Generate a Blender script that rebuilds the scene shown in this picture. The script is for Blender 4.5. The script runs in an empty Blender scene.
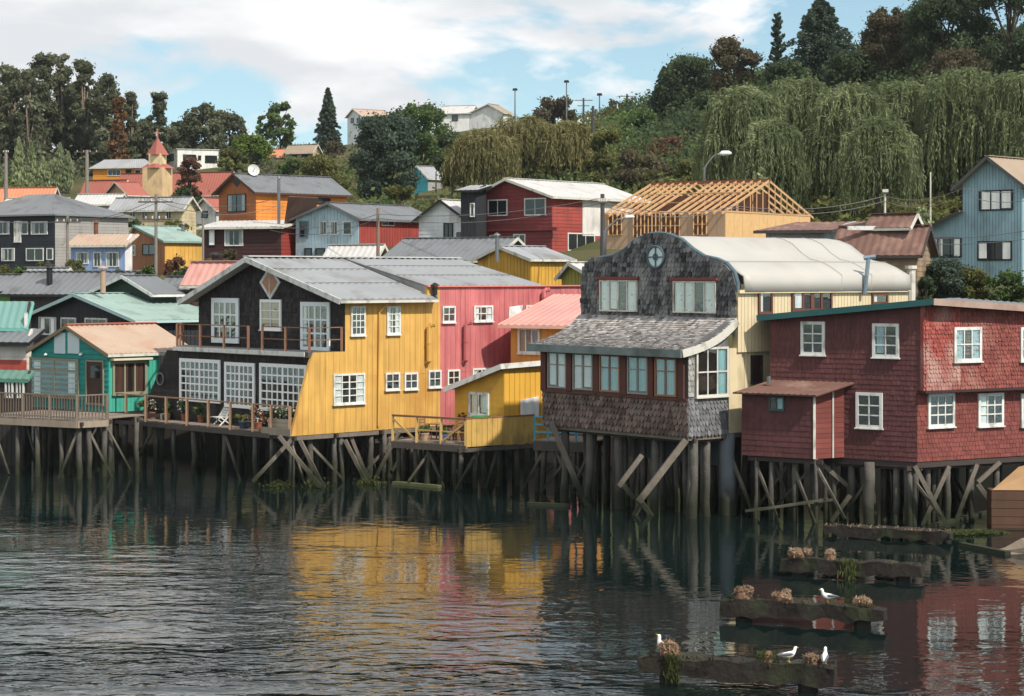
import bpy, bmesh, math, random
import numpy as np
from mathutils import Vector, noise as mnoise

# ------------------------------------------------------------------ scene, camera, sky, sun
scene = bpy.context.scene
random.seed(7)
rng = np.random.default_rng(7)
F, YH, HC = 2000.0, 275.0, 9.8           # focal length in pixels, horizon row, eye height above the water

cam_d = bpy.data.cameras.new("camera")
cam = bpy.data.objects.new("camera", cam_d)
scene.collection.objects.link(cam)
cam.location = (0, 0, HC)
cam.rotation_euler = (math.radians(90), 0, 0)
cam_d.sensor_width = 36
cam_d.lens = F * 36 / 1024
cam_d.shift_y = -(348 - YH) / 1024
cam_d.clip_end = 6000
cam_d.clip_start = 0.5
scene.camera = cam

SUN_DIR = Vector((0.54, -0.58, 0.85)).normalized()      # towards the sun
world = bpy.data.worlds.new("World")
scene.world = world
world.use_nodes = True
wn, wl = world.node_tree.nodes, world.node_tree.links
wn.clear()
def N(t, **k):
    n = wn.new(t)
    for a, b in k.items(): setattr(n, a, b)
    return n
sky = N('ShaderNodeTexSky', sky_type='NISHITA', sun_disc=False)
sky.sun_elevation = math.asin(SUN_DIR.z)
sky.sun_rotation = math.atan2(SUN_DIR.x, SUN_DIR.y)
sky.air_density = 1.2; sky.dust_density = 0.8; sky.ozone_density = 1.6
tc = N('ShaderNodeTexCoord')
vadd = N('ShaderNodeVectorMath', operation='ADD'); vadd.inputs[1].default_value = (0, 0, 0.09)
wl.new(tc.outputs['Generated'], vadd.inputs[0]); wl.new(vadd.outputs[0], sky.inputs['Vector'])
# clouds: noise over the sky direction, flattened into banks, thinning out towards the horizon and to the right
mp = N('ShaderNodeMapping'); mp.inputs['Scale'].default_value = (3.2, 3.2, 9.5); mp.inputs['Location'].default_value = (2.1, 0.4, 5.3)
wl.new(tc.outputs['Generated'], mp.inputs['Vector'])
nz = N('ShaderNodeTexNoise'); nz.inputs['Scale'].default_value = 2.1; nz.inputs['Detail'].default_value = 9; nz.inputs['Roughness'].default_value = 0.56
nz.inputs['Distortion'].default_value = 0.25
wl.new(mp.outputs[0], nz.inputs['Vector'])
sx = N('ShaderNodeSeparateXYZ'); wl.new(tc.outputs['Generated'], sx.inputs[0])
def MA(op, a, b=None, c=None):
    n = N('ShaderNodeMath', operation=op)
    for i, v in enumerate((a, b, c)):
        if v is None: continue
        if isinstance(v, (int, float)): n.inputs[i].default_value = v
        else: wl.new(v, n.inputs[i])
    return n.outputs[0]
cover = MA('MULTIPLY_ADD', sx.outputs['X'], -0.9, 0.0)
cover = MA('MINIMUM', MA('MAXIMUM', cover, -0.16), 0.08)
low = MA('MULTIPLY', MA('MINIMUM', MA('MAXIMUM', MA('SUBTRACT', sx.outputs['Z'], 0.100), -0.1), 0.034), 4.0)
fld = MA('ADD', MA('ADD', MA('MULTIPLY_ADD', nz.outputs['Fac'], 1.5, -0.25), cover), low)
ramp = N('ShaderNodeValToRGB')
ramp.color_ramp.elements[0].position = 0.47; ramp.color_ramp.elements[1].position = 0.60
wl.new(fld, ramp.inputs['Fac'])
nz2 = N('ShaderNodeTexNoise'); nz2.inputs['Scale'].default_value = 3.4; nz2.inputs['Detail'].default_value = 6
mp2 = N('ShaderNodeMapping'); mp2.inputs['Scale'].default_value = (2.6, 2.6, 8.5); mp2.inputs['Location'].default_value = (7.7, 1.2, 0.4)
wl.new(tc.outputs['Generated'], mp2.inputs['Vector']); wl.new(mp2.outputs[0], nz2.inputs['Vector'])
cr = N('ShaderNodeValToRGB')
cr.color_ramp.elements[0].position = 0.40; cr.color_ramp.elements[0].color = (4.7, 4.85, 5.05, 1)
cr.color_ramp.elements[1].position = 0.60; cr.color_ramp.elements[1].color = (6.5, 6.45, 6.4, 1)
wl.new(nz2.outputs['Fac'], cr.inputs['Fac'])
mx = N('ShaderNodeMix', data_type='RGBA')
tint = N('ShaderNodeVectorMath', operation='MULTIPLY'); tint.inputs[1].default_value = (0.98, 1.02, 0.92); wl.new(sky.outputs[0], tint.inputs[0])
wl.new(ramp.outputs['Color'], mx.inputs[0]); wl.new(tint.outputs[0], mx.inputs[6]); wl.new(cr.outputs['Color'], mx.inputs[7])
bg = N('ShaderNodeBackground'); bg.inputs['Strength'].default_value = 0.11
wo = N('ShaderNodeOutputWorld')
wl.new(mx.outputs[2], bg.inputs['Color']); wl.new(bg.outputs[0], wo.inputs[0])

sun_d = bpy.data.lights.new("sun", 'SUN')
sun = bpy.data.objects.new("sun", sun_d)
scene.collection.objects.link(sun)
sun_d.energy = 3.3; sun_d.angle = math.radians(1.5); sun_d.color = (1.0, 0.93, 0.83)
sun.rotation_euler = SUN_DIR.to_track_quat('Z', 'Y').to_euler()
sun.location = (60, -30, 60)

vs = scene.view_settings
vs.view_transform = 'Standard'; vs.look = 'None'; vs.exposure = 0.62; vs.gamma = 1.0; vs.use_curve_mapping = False
scene.cycles.use_denoising = True
scene.cycles.max_bounces = 6
scene.cycles.transparent_max_bounces = 8
scene.cycles.caustics_reflective = False; scene.cycles.caustics_refractive = False
scene.cycles.sample_clamp_indirect = 6

# ------------------------------------------------------------------ materials
def lin(c):
    g = 0.3*c[0]+0.55*c[1]+0.15*c[2]; c = [v+(g-v)*0.10 for v in c]
    return tuple(((v/255)/12.92 if v/255 <= 0.04045 else (((v/255)+0.055)/1.055)**2.4) for v in c)
_m = {}
def M(name, rgb=None, rough=0.75, var=0.12, scale=1.5, streak=0.0, island=0.0, dirt=None, amt=0.5, dscale=0.8, metal=0.0, bump=0.0, bscale=20, spec=0.3, tide=False, tz=(1.7, 0.55), tc=(44, 47, 32)):
    if name in _m: return _m[name]
    m = bpy.data.materials.new(name); m.use_nodes = True
    t = m.node_tree; n, l = t.nodes, t.links
    b = n['Principled BSDF']
    b.inputs['Roughness'].default_value = rough; b.inputs['Metallic'].default_value = metal
    b.inputs['Specular IOR Level'].default_value = spec
    g = n.new('ShaderNodeNewGeometry')
    def math_(op, a, b_):
        x = n.new('ShaderNodeMath'); x.operation = op
        for i, v in enumerate((a, b_)):
            if isinstance(v, (int, float)): x.inputs[i].default_value = v
            else: l.new(v, x.inputs[i])
        return x.outputs[0]
    def noise_(sc, det, mapping=(1, 1, 1), off=0):
        mp = n.new('ShaderNodeMapping'); mp.inputs['Scale'].default_value = mapping; mp.inputs['Location'].default_value = (off, off*1.7, off*.3)
        l.new(g.outputs['Position'], mp.inputs['Vector'])
        z = n.new('ShaderNodeTexNoise'); z.inputs['Scale'].default_value = sc; z.inputs['Detail'].default_value = det
        l.new(mp.outputs[0], z.inputs['Vector']); return z.outputs['Fac']
    col = n.new('ShaderNodeRGB'); col.outputs[0].default_value = (*lin(rgb), 1); col = col.outputs[0]
    fac = math_('ADD', math_('MULTIPLY', math_('SUBTRACT', noise_(scale, 6), 0.5), 2.6*var), 1.0)
    if streak: fac = math_('MULTIPLY', fac, math_('ADD', math_('MULTIPLY', math_('SUBTRACT', noise_(1.0, 5, (5, 5, 0.35), 3), 0.5), 2.6*streak), 1.0))
    if island: fac = math_('MULTIPLY', fac, math_('ADD', math_('MULTIPLY', math_('SUBTRACT', g.outputs['Random Per Island'], 0.5), 2*island), 1.0))
    mul = n.new('ShaderNodeVectorMath'); mul.operation = 'SCALE'; l.new(col, mul.inputs[0]); l.new(fac, mul.inputs['Scale'])
    out = mul.outputs[0]
    def mixto(out, f, c):
        x = n.new('ShaderNodeMix'); x.data_type = 'RGBA'; l.new(f, x.inputs[0]); l.new(out, x.inputs[6]); x.inputs[7].default_value = (*lin(c), 1); return x.outputs[2]
    if dirt:
        r = n.new('ShaderNodeMapRange'); l.new(noise_(dscale, 8, (1, 1, 0.6), 9), r.inputs[0])
        r.inputs[1].default_value = 0.62-0.25*amt; r.inputs[2].default_value = 0.80-0.25*amt; r.inputs[4].default_value = min(1, 0.5+amt*.5)
        out = mixto(out, r.outputs[0], dirt)
    if tide:
        s = n.new('ShaderNodeSeparateXYZ'); l.new(g.outputs['Position'], s.inputs[0])
        zz = math_('ADD', s.outputs['Z'], math_('MULTIPLY', math_('SUBTRACT', noise_(1.3, 4), 0.5), 1.2))
        r = n.new('ShaderNodeMapRange'); l.new(zz, r.inputs[0]); r.inputs[1].default_value = tz[0]; r.inputs[2].default_value = tz[1]
        out = mixto(out, r.outputs[0], tc)
    l.new(out, b.inputs['Base Color'])
    if bump:
        bp = n.new('ShaderNodeBump'); bp.inputs['Strength'].default_value = bump; bp.inputs['Distance'].default_value = 0.05
        l.new(noise_(bscale, 5), bp.inputs['Height']); l.new(bp.outputs[0], b.inputs['Normal'])
    _m[name] = m; return m

def glass_mat():
    m = bpy.data.materials.new('window_glass'); m.use_nodes = True; t = m.node_tree; n, l = t.nodes, t.links; n.clear()
    o = n.new('ShaderNodeOutputMaterial'); mix = n.new('ShaderNodeMixShader'); tr = n.new('ShaderNodeBsdfTransparent'); gl = n.new('ShaderNodeBsdfGlossy')
    tr.inputs[0].default_value = (0.93, 0.96, 0.96, 1); gl.inputs['Roughness'].default_value = 0.02
    fr = n.new('ShaderNodeLayerWeight'); fr.inputs[0].default_value = 0.22
    ad = n.new('ShaderNodeMath'); ad.operation = 'MULTIPLY_ADD'; ad.inputs[1].default_value = 0.5; ad.inputs[2].default_value = 0.035; ad.use_clamp = True
    nz = n.new('ShaderNodeTexNoise'); nz.inputs['Scale'].default_value = 1.2
    g = n.new('ShaderNodeNewGeometry'); l.new(g.outputs['Position'], nz.inputs['Vector'])
    bp = n.new('ShaderNodeBump'); bp.inputs['Strength'].default_value = 0.35; bp.inputs['Distance'].default_value = 0.03
    l.new(nz.outputs['Fac'], bp.inputs['Height']); l.new(bp.outputs[0], gl.inputs['Normal'])
    l.new(fr.outputs['Facing'], ad.inputs[0]); l.new(ad.outputs[0], mix.inputs[0]); l.new(tr.outputs[0], mix.inputs[1]); l.new(gl.outputs[0], mix.inputs[2]); l.new(mix.outputs[0], o.inputs[0])
    return m
GLASS = glass_mat()
DARKGLASS = M('dark_window_glass', (34, 40, 44), rough=0.06, var=0.3, scale=0.7, spec=0.8)
DARK_BACKING = M('dark_room_backing', (30, 27, 25), var=0.4, scale=1.2)  # dark sheet behind the glass, coloured for the unlit room
CURTAIN = M('curtain_cloth', (240, 240, 236), rough=0.9, island=0.12)
CURTAIN2 = M('teal_curtain_cloth', (150, 196, 198), rough=0.9, island=0.25)
WHITE = M('white_paint', (214, 214, 208), rough=0.6, var=0.08, scale=4, dirt=(146, 140, 126), amt=0.45, dscale=3)
LIT_WHITE = M('lit_white_paint', (240, 240, 236), rough=0.5, var=0.04, scale=4)  # white raised in colour for the light on the black front
WHITE2 = M('aged_white_paint', (200, 196, 184), rough=0.65, var=0.1, scale=3, dirt=(120, 112, 98), amt=0.4, dscale=2)
BROWNFR = M('brown_window_paint', (104, 62, 48), rough=0.6, var=0.2, scale=3)
DARKFR = M('dark_window_paint', (36, 34, 36), rough=0.5)
PILE = M('weathered_pile_wood', (88, 84, 78), rough=0.9, var=0.35, scale=2.2, streak=0.35, island=0.3, tide=True, bump=0.6, bscale=9)
BRACE = M('weathered_brace_wood', (110, 101, 90), rough=0.9, var=0.3, scale=2, streak=0.2, island=0.35, tide=True, bump=0.5, bscale=9)
DECKW = M('grey_deck_wood', (122, 110, 98), rough=0.9, var=0.22, scale=2, island=0.22)
RAILW = M('red_brown_rail_wood', (132, 92, 70), rough=0.8, var=0.2, island=0.2)
METAL = M('galvanised_pipe', (120, 122, 124), rough=0.45, metal=0.6, var=0.15)
RUSTPIPE = M('rusty_pipe', (120, 72, 50), rough=0.8, var=0.3, scale=3)
BLACKM = M('black_iron', (32, 32, 34), rough=0.6)

# ------------------------------------------------------------------ object helpers
COL = scene.collection
def link(name, me, mat, parent=None):
    if mat is not None and len(me.materials) == 0: me.materials.append(mat)
    o = bpy.data.objects.new(name, me); COL.objects.link(o)
    if parent is not None: o.parent = parent
    return o
def tag(o, label=None, cat=None, group=None, kind=None):
    if label: o['label'] = label
    if cat: o['category'] = cat
    if group: o['group'] = group
    if kind: o['kind'] = kind
    return o
class Thing:
    """an Empty at the thing's base; its parts are meshes in coordinates relative to that base"""
    def __init__(s, name, label, cat, loc, group=None):
        s.o = Vector(loc); s.e = bpy.data.objects.new(name, None); COL.objects.link(s.e)
        s.e.location = s.o; s.e.empty_display_size = 0.3
        tag(s.e, label, cat, group)
def at(x, y, Y):
    return Vector(((x-512)/F*Y, Y, HC-(y-YH)*Y/F))
class MB:
    def __init__(s): s.v = []; s.f = []
    def face(s, pts):
        i = len(s.v); s.v += [tuple(p) for p in pts]; s.f.append(list(range(i, i+len(pts))))
    def prism(s, a, b):
        """two congruent polygons joined"""
        i = len(s.v); n = len(a); s.v += [tuple(p) for p in a]+[tuple(p) for p in b]
        s.f.append(list(range(i, i+n))); s.f.append(list(range(i+2*n-1, i+n-1, -1)))
        for k in range(n):
            j = (k+1) % n; s.f.append([i+j, i+k, i+n+k, i+n+j])
    def box(s, c, sx, sy, sz, rz=0.0):
        ca, sa = math.cos(rz), math.sin(rz); c = Vector(c)
        def P(x, y, z): return c+Vector((x*ca-y*sa, x*sa+y*ca, z))
        s.prism([P(-sx/2, -sy/2, -sz/2), P(sx/2, -sy/2, -sz/2), P(sx/2, sy/2, -sz/2), P(-sx/2, sy/2, -sz/2)],
                [P(-sx/2, -sy/2, sz/2), P(sx/2, -sy/2, sz/2), P(sx/2, sy/2, sz/2), P(-sx/2, sy/2, sz/2)])
    def beam(s, p, q, w, h=None, up=(0, 0, 1)):
        p, q = Vector(p), Vector(q); h = h or w; d = (q-p).normalized(); up = Vector(up)
        if abs(d.dot(up)) > 0.98: up = Vector((0, 1, 0))
        r = d.cross(up).normalized(); u = r.cross(d).normalized()
        c = [r*(-w/2)+u*(-h/2), r*(w/2)+u*(-h/2), r*(w/2)+u*(h/2), r*(-w/2)+u*(h/2)]
        s.prism([p+x for x in c], [q+x for x in c])
    def tube(s, pts, rad, n=8, caps=True):
        pts = [Vector(p) for p in pts]
        if isinstance(rad, (int, float)): rad = [rad]*len(pts)
        i0 = len(s.v); ref = None
        for k, p in enumerate(pts):
            d = (pts[min(k+1, len(pts)-1)]-pts[max(k-1, 0)]).normalized()
            if ref is None or abs(d.dot(ref)) > 0.95:
                ref = Vector((1, 0, 0)) if abs(d.x) < 0.9 else Vector((0, 1, 0))
            a = d.cross(ref).normalized(); b = d.cross(a).normalized()
            for j in range(n):
                t = 2*math.pi*j/n; s.v.append(tuple(p+(a*math.cos(t)+b*math.sin(t))*rad[k]))
        for k in range(len(pts)-1):
            for j in range(n):
                j2 = (j+1) % n; s.f.append([i0+k*n+j, i0+k*n+j2, i0+(k+1)*n+j2, i0+(k+1)*n+j])
        if caps:
            s.f.append([i0+j for j in range(n)]); e = i0+(len(pts)-1)*n; s.f.append([e+n-1-j for j in range(n)])
    def build(s, name, mat, th=None, parent=None, smooth=False, kind=None):
        o = th.o if isinstance(th, Thing) else (th if th is not None else Vector((0, 0, 0)))
        me = bpy.data.meshes.new(name)
        me.from_pydata([(x-o[0], y-o[1], z-o[2]) for x, y, z in s.v], [], s.f)
        bm = bmesh.new(); bm.from_mesh(me); bmesh.ops.recalc_face_normals(bm, faces=bm.faces); bm.to_mesh(me); bm.free()
        if smooth: me.shade_smooth()
        ob = link(name, me, mat, parent if parent is not None else (th.e if isinstance(th, Thing) else None))
        if kind: ob['kind'] = kind
        return ob

class Wall:
    """a vertical plane through (ox, oy); u runs along d (seen from outside: to the right), n points outwards"""
    def __init__(s, o, ang):
        s.ox, s.oy = o[0], o[1]; s.dx, s.dy = math.cos(ang), math.sin(ang); s.nx, s.ny = s.dy, -s.dx
    def p(s, u, z, o=0.0): return Vector((s.ox+s.dx*u+s.nx*o, s.oy+s.dy*u+s.ny*o, z))
    def u(s, px):
        k = (px-512)/F; return (k*s.oy-s.ox)/(s.dx-k*s.dy)
    def Y(s, px): return s.oy+s.dy*s.u(px)
    def z(s, px, py): return HC-(py-YH)*s.Y(px)/F
    def uz(s, px, py): return (s.u(px), s.z(px, py))
    def shifted(s, o, u=0.0):
        w = Wall((0, 0), 0); w.__dict__.update(s.__dict__); q = s.p(u, 0, o); w.ox, w.oy = q.x, q.y; return w
def LW(o, a): return Wall(o, -math.radians(a))           # left-hand face of a corner, u <= 0
def RW(o, a): return Wall(o, math.radians(90-a))         # right-hand face of a corner, u >= 0

def clip(poly, reg):
    """convex polygon clipped by a convex region (2-D)"""
    ar = sum(reg[i][0]*reg[(i+1) % len(reg)][1]-reg[(i+1) % len(reg)][0]*reg[i][1] for i in range(len(reg)))
    rg = reg if ar > 0 else reg[::-1]
    out = list(poly)
    for i in range(len(rg)):
        a, b = rg[i], rg[(i+1) % len(rg)]; inp, out = out, []
        if not inp: return []
        sd = lambda p: (b[0]-a[0])*(p[1]-a[1])-(b[1]-a[1])*(p[0]-a[0])
        for k in range(len(inp)):
            p, q = inp[k], inp[(k+1) % len(inp)]; sp, sq = sd(p), sd(q)
            if sp >= 0: out.append(p)
            if (sp > 0 > sq) or (sp < 0 < sq):
                t = sp/(sp-sq); out.append((p[0]+(q[0]-p[0])*t, p[1]+(q[1]-p[1])*t))
    return out
def inside(p, poly):
    r = False; j = len(poly)-1
    for i in range(len(poly)):
        a, b = poly[i], poly[j]
        if (a[1] > p[1]) != (b[1] > p[1]) and p[0] < (b[0]-a[0])*(p[1]-a[1])/(b[1]-a[1])+a[0]: r = not r
        j = i
    return r
def area(p): return 0.5*abs(sum(p[i][0]*p[(i+1) % len(p)][1]-p[(i+1) % len(p)][0]*p[i][1] for i in range(len(p))))

def slab(th, W, poly, mat, name='wall', o0=-0.15, o1=0.0, parent=None):
    mb = MB(); mb.prism([W.p(u, z, o1) for u, z in poly], [W.p(u, z, o0) for u, z in poly]); return mb.build(name, mat, th, parent)
def bounds(poly):
    us = [p[0] for p in poly]; zs = [p[1] for p in poly]; return min(us), max(us), min(zs), max(zs)
def boards(th, W, poly, mat, pitch=0.22, vertical=True, depth=0.03, gap=0.012, parent=None, name=None, lap=False, jit=0.0):
    """cladding boards cut to a convex outline, each a piece with its own edges"""
    u0, u1, z0, z1 = bounds(poly); mb = MB(); a, b = (u0, u1) if vertical else (z0, z1)
    k = a
    while k < b:
        e = k+pitch-gap
        piece = [(k, z0-1), (e, z0-1), (e, z1+1), (k, z1+1)] if vertical else [(u0-1, k), (u1+1, k), (u1+1, e), (u0-1, e)]
        c = clip(piece, poly); d = depth+random.uniform(-jit, jit)
        if len(c) > 2 and area(c) > 0.002:
            of = (lambda z: d) if not lap else (lambda z: d*(1.0-0.6*(z-k)/pitch))
            i = len(mb.v); n = len(c)
            mb.v += [tuple(W.p(u, z, of(z))) for u, z in c]+[tuple(W.p(u, z, 0.0)) for u, z in c]
            mb.f.append(list(range(i, i+n)))
            for q in range(n): j = (q+1) % n; mb.f.append([i+j, i+q, i+n+q, i+n+j])
        k += pitch
    return mb.build(name or ('cladding_boards'), mat, th, parent, kind='stuff')
def shingles(th, W, poly, mat, pw=0.17, ph=0.2, depth=0.035, convex=True, chamfer=0.35, parent=None, jit=0.012, rough=0.02):
    u0, u1, z0, z1 = bounds(poly); mb = MB(); r = 0; z = z0
    while z < z1:
        u = u0-random.random()*pw
        while u < u1:
            w = pw*random.uniform(0.75, 1.25); q = w-0.012; c_ = chamfer*pw; dz = random.uniform(-rough, rough)
            piece = [(u+c_*.6, z+dz-0.02), (u+q-c_*.6, z+dz-0.02), (u+q, z+dz+c_*.8), (u+q, z+ph+.03), (u, z+ph+.03), (u, z+dz+c_*.8)]
            c = clip(piece, poly) if convex else (piece if inside((u+q/2, z+ph/2), poly) else [])
            if len(c) > 2 and area(c) > 0.003:
                d = depth+random.uniform(-jit, jit); i = len(mb.v); n = len(c); zc = z
                mb.v += [tuple(W.p(a, b, max(0.004, d*(1-0.8*(b-zc)/ph)))) for a, b in c]+[tuple(W.p(a, b, 0.0)) for a, b in c]
                mb.f.append(list(range(i, i+n)))
                for k in range(n): j = (k+1) % n; mb.f.append([i+j, i+k, i+n+k, i+n+j])
            u += w
        z += ph; r += 1
    return mb.build('shingles', mat, th, parent, kind='stuff')

def rect_on(W, x0, y0, x1, y1):
    """the upright rectangle of wall that a measured box covers"""
    xm = (x0+x1)/2; return W.u(x0), W.u(x1), W.z(xm, y1), W.z(xm, y0)
def window(th, W, box, nx=2, ny=2, fm=None, fw=0.07, curtain=None, out=0.0, mw=0.035, simple=False, name='window', uz=False, sill=True, gm=None, transom=None, label=None, dep=0.075):
    u0, u1, z0, z1 = box if uz else rect_on(W, *box)
    fm = fm or WHITE; mb = MB()
    def bar(a, b, c, d, o0, o1): mb.prism([W.p(a, c, o1), W.p(b, c, o1), W.p(b, d, o1), W.p(a, d, o1)], [W.p(a, c, o0), W.p(b, c, o0), W.p(b, d, o0), W.p(a, d, o0)])
    o = out
    bar(u0, u0+fw, z0, z1, o, o+dep); bar(u1-fw, u1, z0, z1, o, o+dep)
    bar(u0+fw, u1-fw, z1-fw, z1, o, o+dep-.003); bar(u0+fw, u1-fw, z0, z0+fw, o, o+dep-.003)
    if sill: bar(u0-0.04, u1+0.04, z0-0.05, z0-0.002, o, o+dep+.05)
    a, b, c, d = u0+fw, u1-fw, z0+fw, z1-fw
    for i in range(1, nx):
        k = a+(b-a)*i/nx; w = mw*(1.7 if nx % 2 == 0 and i == nx//2 and nx > 2 else 1); bar(k-w/2, k+w/2, c, d, o+.03, o+.066)
    zz = [c+(d-c)*i/ny for i in range(1, ny)] if transom is None else [d-(d-c)*transom]
    for k in zz: bar(a, b, k-mw/2, k+mw/2, o+.032, o+.063)
    f = mb.build(name, fm, th)
    if label: f['label'] = label
    if simple:
        g = MB(); g.prism([W.p(a, c, o+.035), W.p(b, c, o+.035), W.p(b, d, o+.035), W.p(a, d, o+.035)], [W.p(a, c, o), W.p(b, c, o), W.p(b, d, o), W.p(a, d, o)])
        g.build('pane', gm or DARKGLASS, th, f)
    else:
        g = MB(); g.prism([W.p(a, c, o+.047), W.p(b, c, o+.047), W.p(b, d, o+.047), W.p(a, d, o+.047)], [W.p(a, c, o+.042), W.p(b, c, o+.042), W.p(b, d, o+.042), W.p(a, d, o+.042)])
        g.build('pane', GLASS, th, f)
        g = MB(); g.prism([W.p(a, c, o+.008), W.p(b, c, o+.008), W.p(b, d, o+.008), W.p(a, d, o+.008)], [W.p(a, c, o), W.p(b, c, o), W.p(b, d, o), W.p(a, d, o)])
        g.build('dark_backing', DARK_BACKING, th, f)
    if curtain:
        # curtain: list of (from, to) fractions of the width, hung with folds
        cm = CURTAIN
        if isinstance(curtain, tuple): cm, curtain = curtain
        for s, e in curtain:
            g = MB(); n = max(4, int((e-s)*(b-a)/0.045)); off = (.037 if simple else .012)
            low = c+(d-c)*random.choice((0, 0, 0, .05))
            for i in range(n):
                ua, ub = a+(b-a)*(s+(e-s)*i/n), a+(b-a)*(s+(e-s)*(i+1)/n); oa, ob = o+off+(.016 if i % 2 else 0), o+off+(0 if i % 2 else .016)
                g.face([W.p(ua, low, oa), W.p(ub, low, ob), W.p(ub, d, ob), W.p(ua, d, oa)])
            g.build('curtain', cm, th, f)
    return f
def roof(th, A, B, C, D, mat, thick=0.06, pitch=0.22, amp=0.02, name='roof', parent=None, kindp='wave'):
    """a ribbed metal sheet roof: A-B the eave, D-C the ridge"""
    A, B, C, D = map(Vector, (A, B, C, D)); n = (B-A).cross(D-A).normalized()
    if n.z < 0: n = -n
    L = (B-A).length; k = max(2, int(L/pitch)*2); mb = MB()
    for i in range(k+1):
        t = i/k; o = n*(amp if i % 2 else -amp) if amp else Vector()
        p, q = A.lerp(B, t), D.lerp(C, t)
        mb.v += [tuple(p+o), tuple(q+o), tuple(p-n*thick), tuple(q-n*thick)]
    for i in range(k):
        a = 4*i; b = a+4
        mb.f += [[a, b, b+1, a+1], [a+2, a+3, b+3, b+2], [a, a+2, b+2, b], [a+1, b+1, b+3, a+3]]
    mb.f += [[0, 1, 3, 2], [4*k, 4*k+2, 4*k+3, 4*k+1]]
    return mb.build(name, mat, th, parent)
def plank(th, p, q, w, h, mat, name='fascia', parent=None, up=(0, 0, 1)):
    mb = MB(); mb.beam(p, q, w, h, up); return mb.build(name, mat, th, parent)
def pile(th, x, y, top, r=0.13, bot=-1.2, lean=None, mat=None, name='pile'):
    mb = MB(); lx, ly = lean or (random.uniform(-.09, .09), random.uniform(-.07, .07)); n = 5; pts = []; rr = []
    for i in range(n+1):
        t = i/n; w = math.sin(t*math.pi)*random.uniform(-.05, .05)
        pts.append((x+lx*(1-t)+w, y+ly*(1-t)+w*.5, bot+(top-bot)*t)); rr.append(r*random.uniform(0.9, 1.12)*(1.08-.12*t))
    mb.tube(pts, rr, 8); return mb.build(name, mat or PILE, th, smooth=True)
def brace(th, p, q, w=0.13, h=None, mat=None, name='brace'):
    p = Vector(p); q = Vector(q); q2 = q+(q-p).normalized()*random.uniform(0, .25)
    return plank(th, p, q2, w, h or w*1.3, mat or BRACE, name)
def railing(th, pts, h, post=0.1, step=1.3, mat=None, rails=(0.5, 1.0), balus=None, rw=0.07, bm=None, zs=None):
    """posts and rails along a run of floor points; balusters when asked"""
    mat = mat or DECKW
    for s in range(len(pts)-1):
        a, b = Vector(pts[s]), Vector(pts[s+1]); L = (b-a).length; n = max(1, round(L/step))
        for i in range(n+(1 if s == len(pts)-2 else 0)):
            p = a.lerp(b, i/n); mb = MB(); mb.beam(p-Vector((0, 0, .15)), p+Vector((0, 0, h+random.uniform(0, .03))), post); mb.build('railing_post', mat, th)
        for r in rails:
            mb = MB(); z = Vector((0, 0, h*r)); mb.beam(a+z, b+z, rw, rw*0.8); mb.build('rail', mat, th)
        if balus:
            mb = MB(); k = int(L/balus)
            for i in range(k):
                p = a.lerp(b, (i+.5)/k); mb.beam(p+Vector((0, 0, .06)), p+Vector((0, 0, h*rails[-1]-.02)), .05)
            mb.build('balusters', bm or mat, th, kind='stuff')
def stovepipe(th, p, h, r=0.11, mat=None, cap=True, name='chimney'):
    p = Vector(p); mb = MB(); mb.tube([p, p+Vector((0, 0, h))], r, 10)
    if cap:
        q = p+Vector((0, 0, h+.1)); mb.tube([q, q+Vector((0, 0, .04)), q+Vector((0, 0, .16))], [r*2.0, r*1.9, r*.3], 10)
        for k in range(3):
            t = k*2.1; d = Vector((math.cos(t)*r, math.sin(t)*r, 0)); mb.beam(p+d+Vector((0, 0, h-.05)), q+d+Vector((0, 0, .02)), .03)
    return mb.build(name, mat or METAL, th, smooth=False)

# ------------------------------------------------------------------ the setting: ground, hills, water
# control points of the land: picture column, picture row of the ground there, distance
CTRL = [(-250, 480, 112), (-100, 474, 110), (20, 474, 109), (150, 474, 109), (300, 474, 107), (450, 474, 106), (560, 482, 104), (700, 489, 101), (850, 490, 99), (1000, 492, 97), (1200, 500, 97),
        (-150, 400, 116), (0, 400, 116), (150, 395, 116), (300, 395, 116), (450, 395, 114), (600, 400, 112), (750, 395, 110), (900, 385, 107), (1050, 385, 106), (1250, 385, 106),
        (-60, 320, 126), (80, 320, 126), (250, 320, 128), (430, 305, 128), (580, 300, 122), (700, 290, 122), (830, 288, 115), (960, 300, 117), (1100, 300, 119),
        (-100, 276, 195), (50, 275, 195), (125, 277, 175), (180, 278, 178), (250, 262, 168), (350, 258, 160), (440, 243, 160), (540, 262, 155), (480, 262, 135), (660, 250, 141), (760, 246, 141), (850, 254, 122), (1000, 290, 127), (1120, 285, 127),
        (150, 232, 232), (80, 236, 230), (205, 236, 222), (20, 240, 232), (180, 305, 148), (110, 305, 148), (40, 300, 148), (240, 300, 145),
        (20, 208, 245), (-100, 210, 245), (100, 205, 260), (160, 214, 296), (220, 214, 296), (120, 194, 300), (200, 168, 342), (30, 192, 300), (-100, 190, 300), (80, 176, 350), (0, 176, 350), (-150, 176, 350),
        (300, 225, 215), (430, 190, 260), (560, 190, 230), (650, 195, 210), (750, 215, 165), (850, 222, 160), (960, 222, 160), (1100, 222, 165),
        (300, 158, 380), (370, 142, 430), (480, 129, 425), (580, 131, 380), (640, 112, 330), (620, 150, 290), (720, 100, 290), (820, 84, 275), (900, 82, 262), (960, 78, 255), (1050, 70, 255), (1250, 60, 255), (800, 150, 215), (900, 150, 210), (1020, 145, 210), (1200, 140, 210),
        (250, 160, 420), (180, 160, 420), (-50, 178, 480), (150, 172, 520), (350, 150, 560), (500, 145, 560), (650, 125, 450), (820, 80, 400), (1000, 60, 380), (1250, 50, 380), (-300, 190, 400)]
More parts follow.
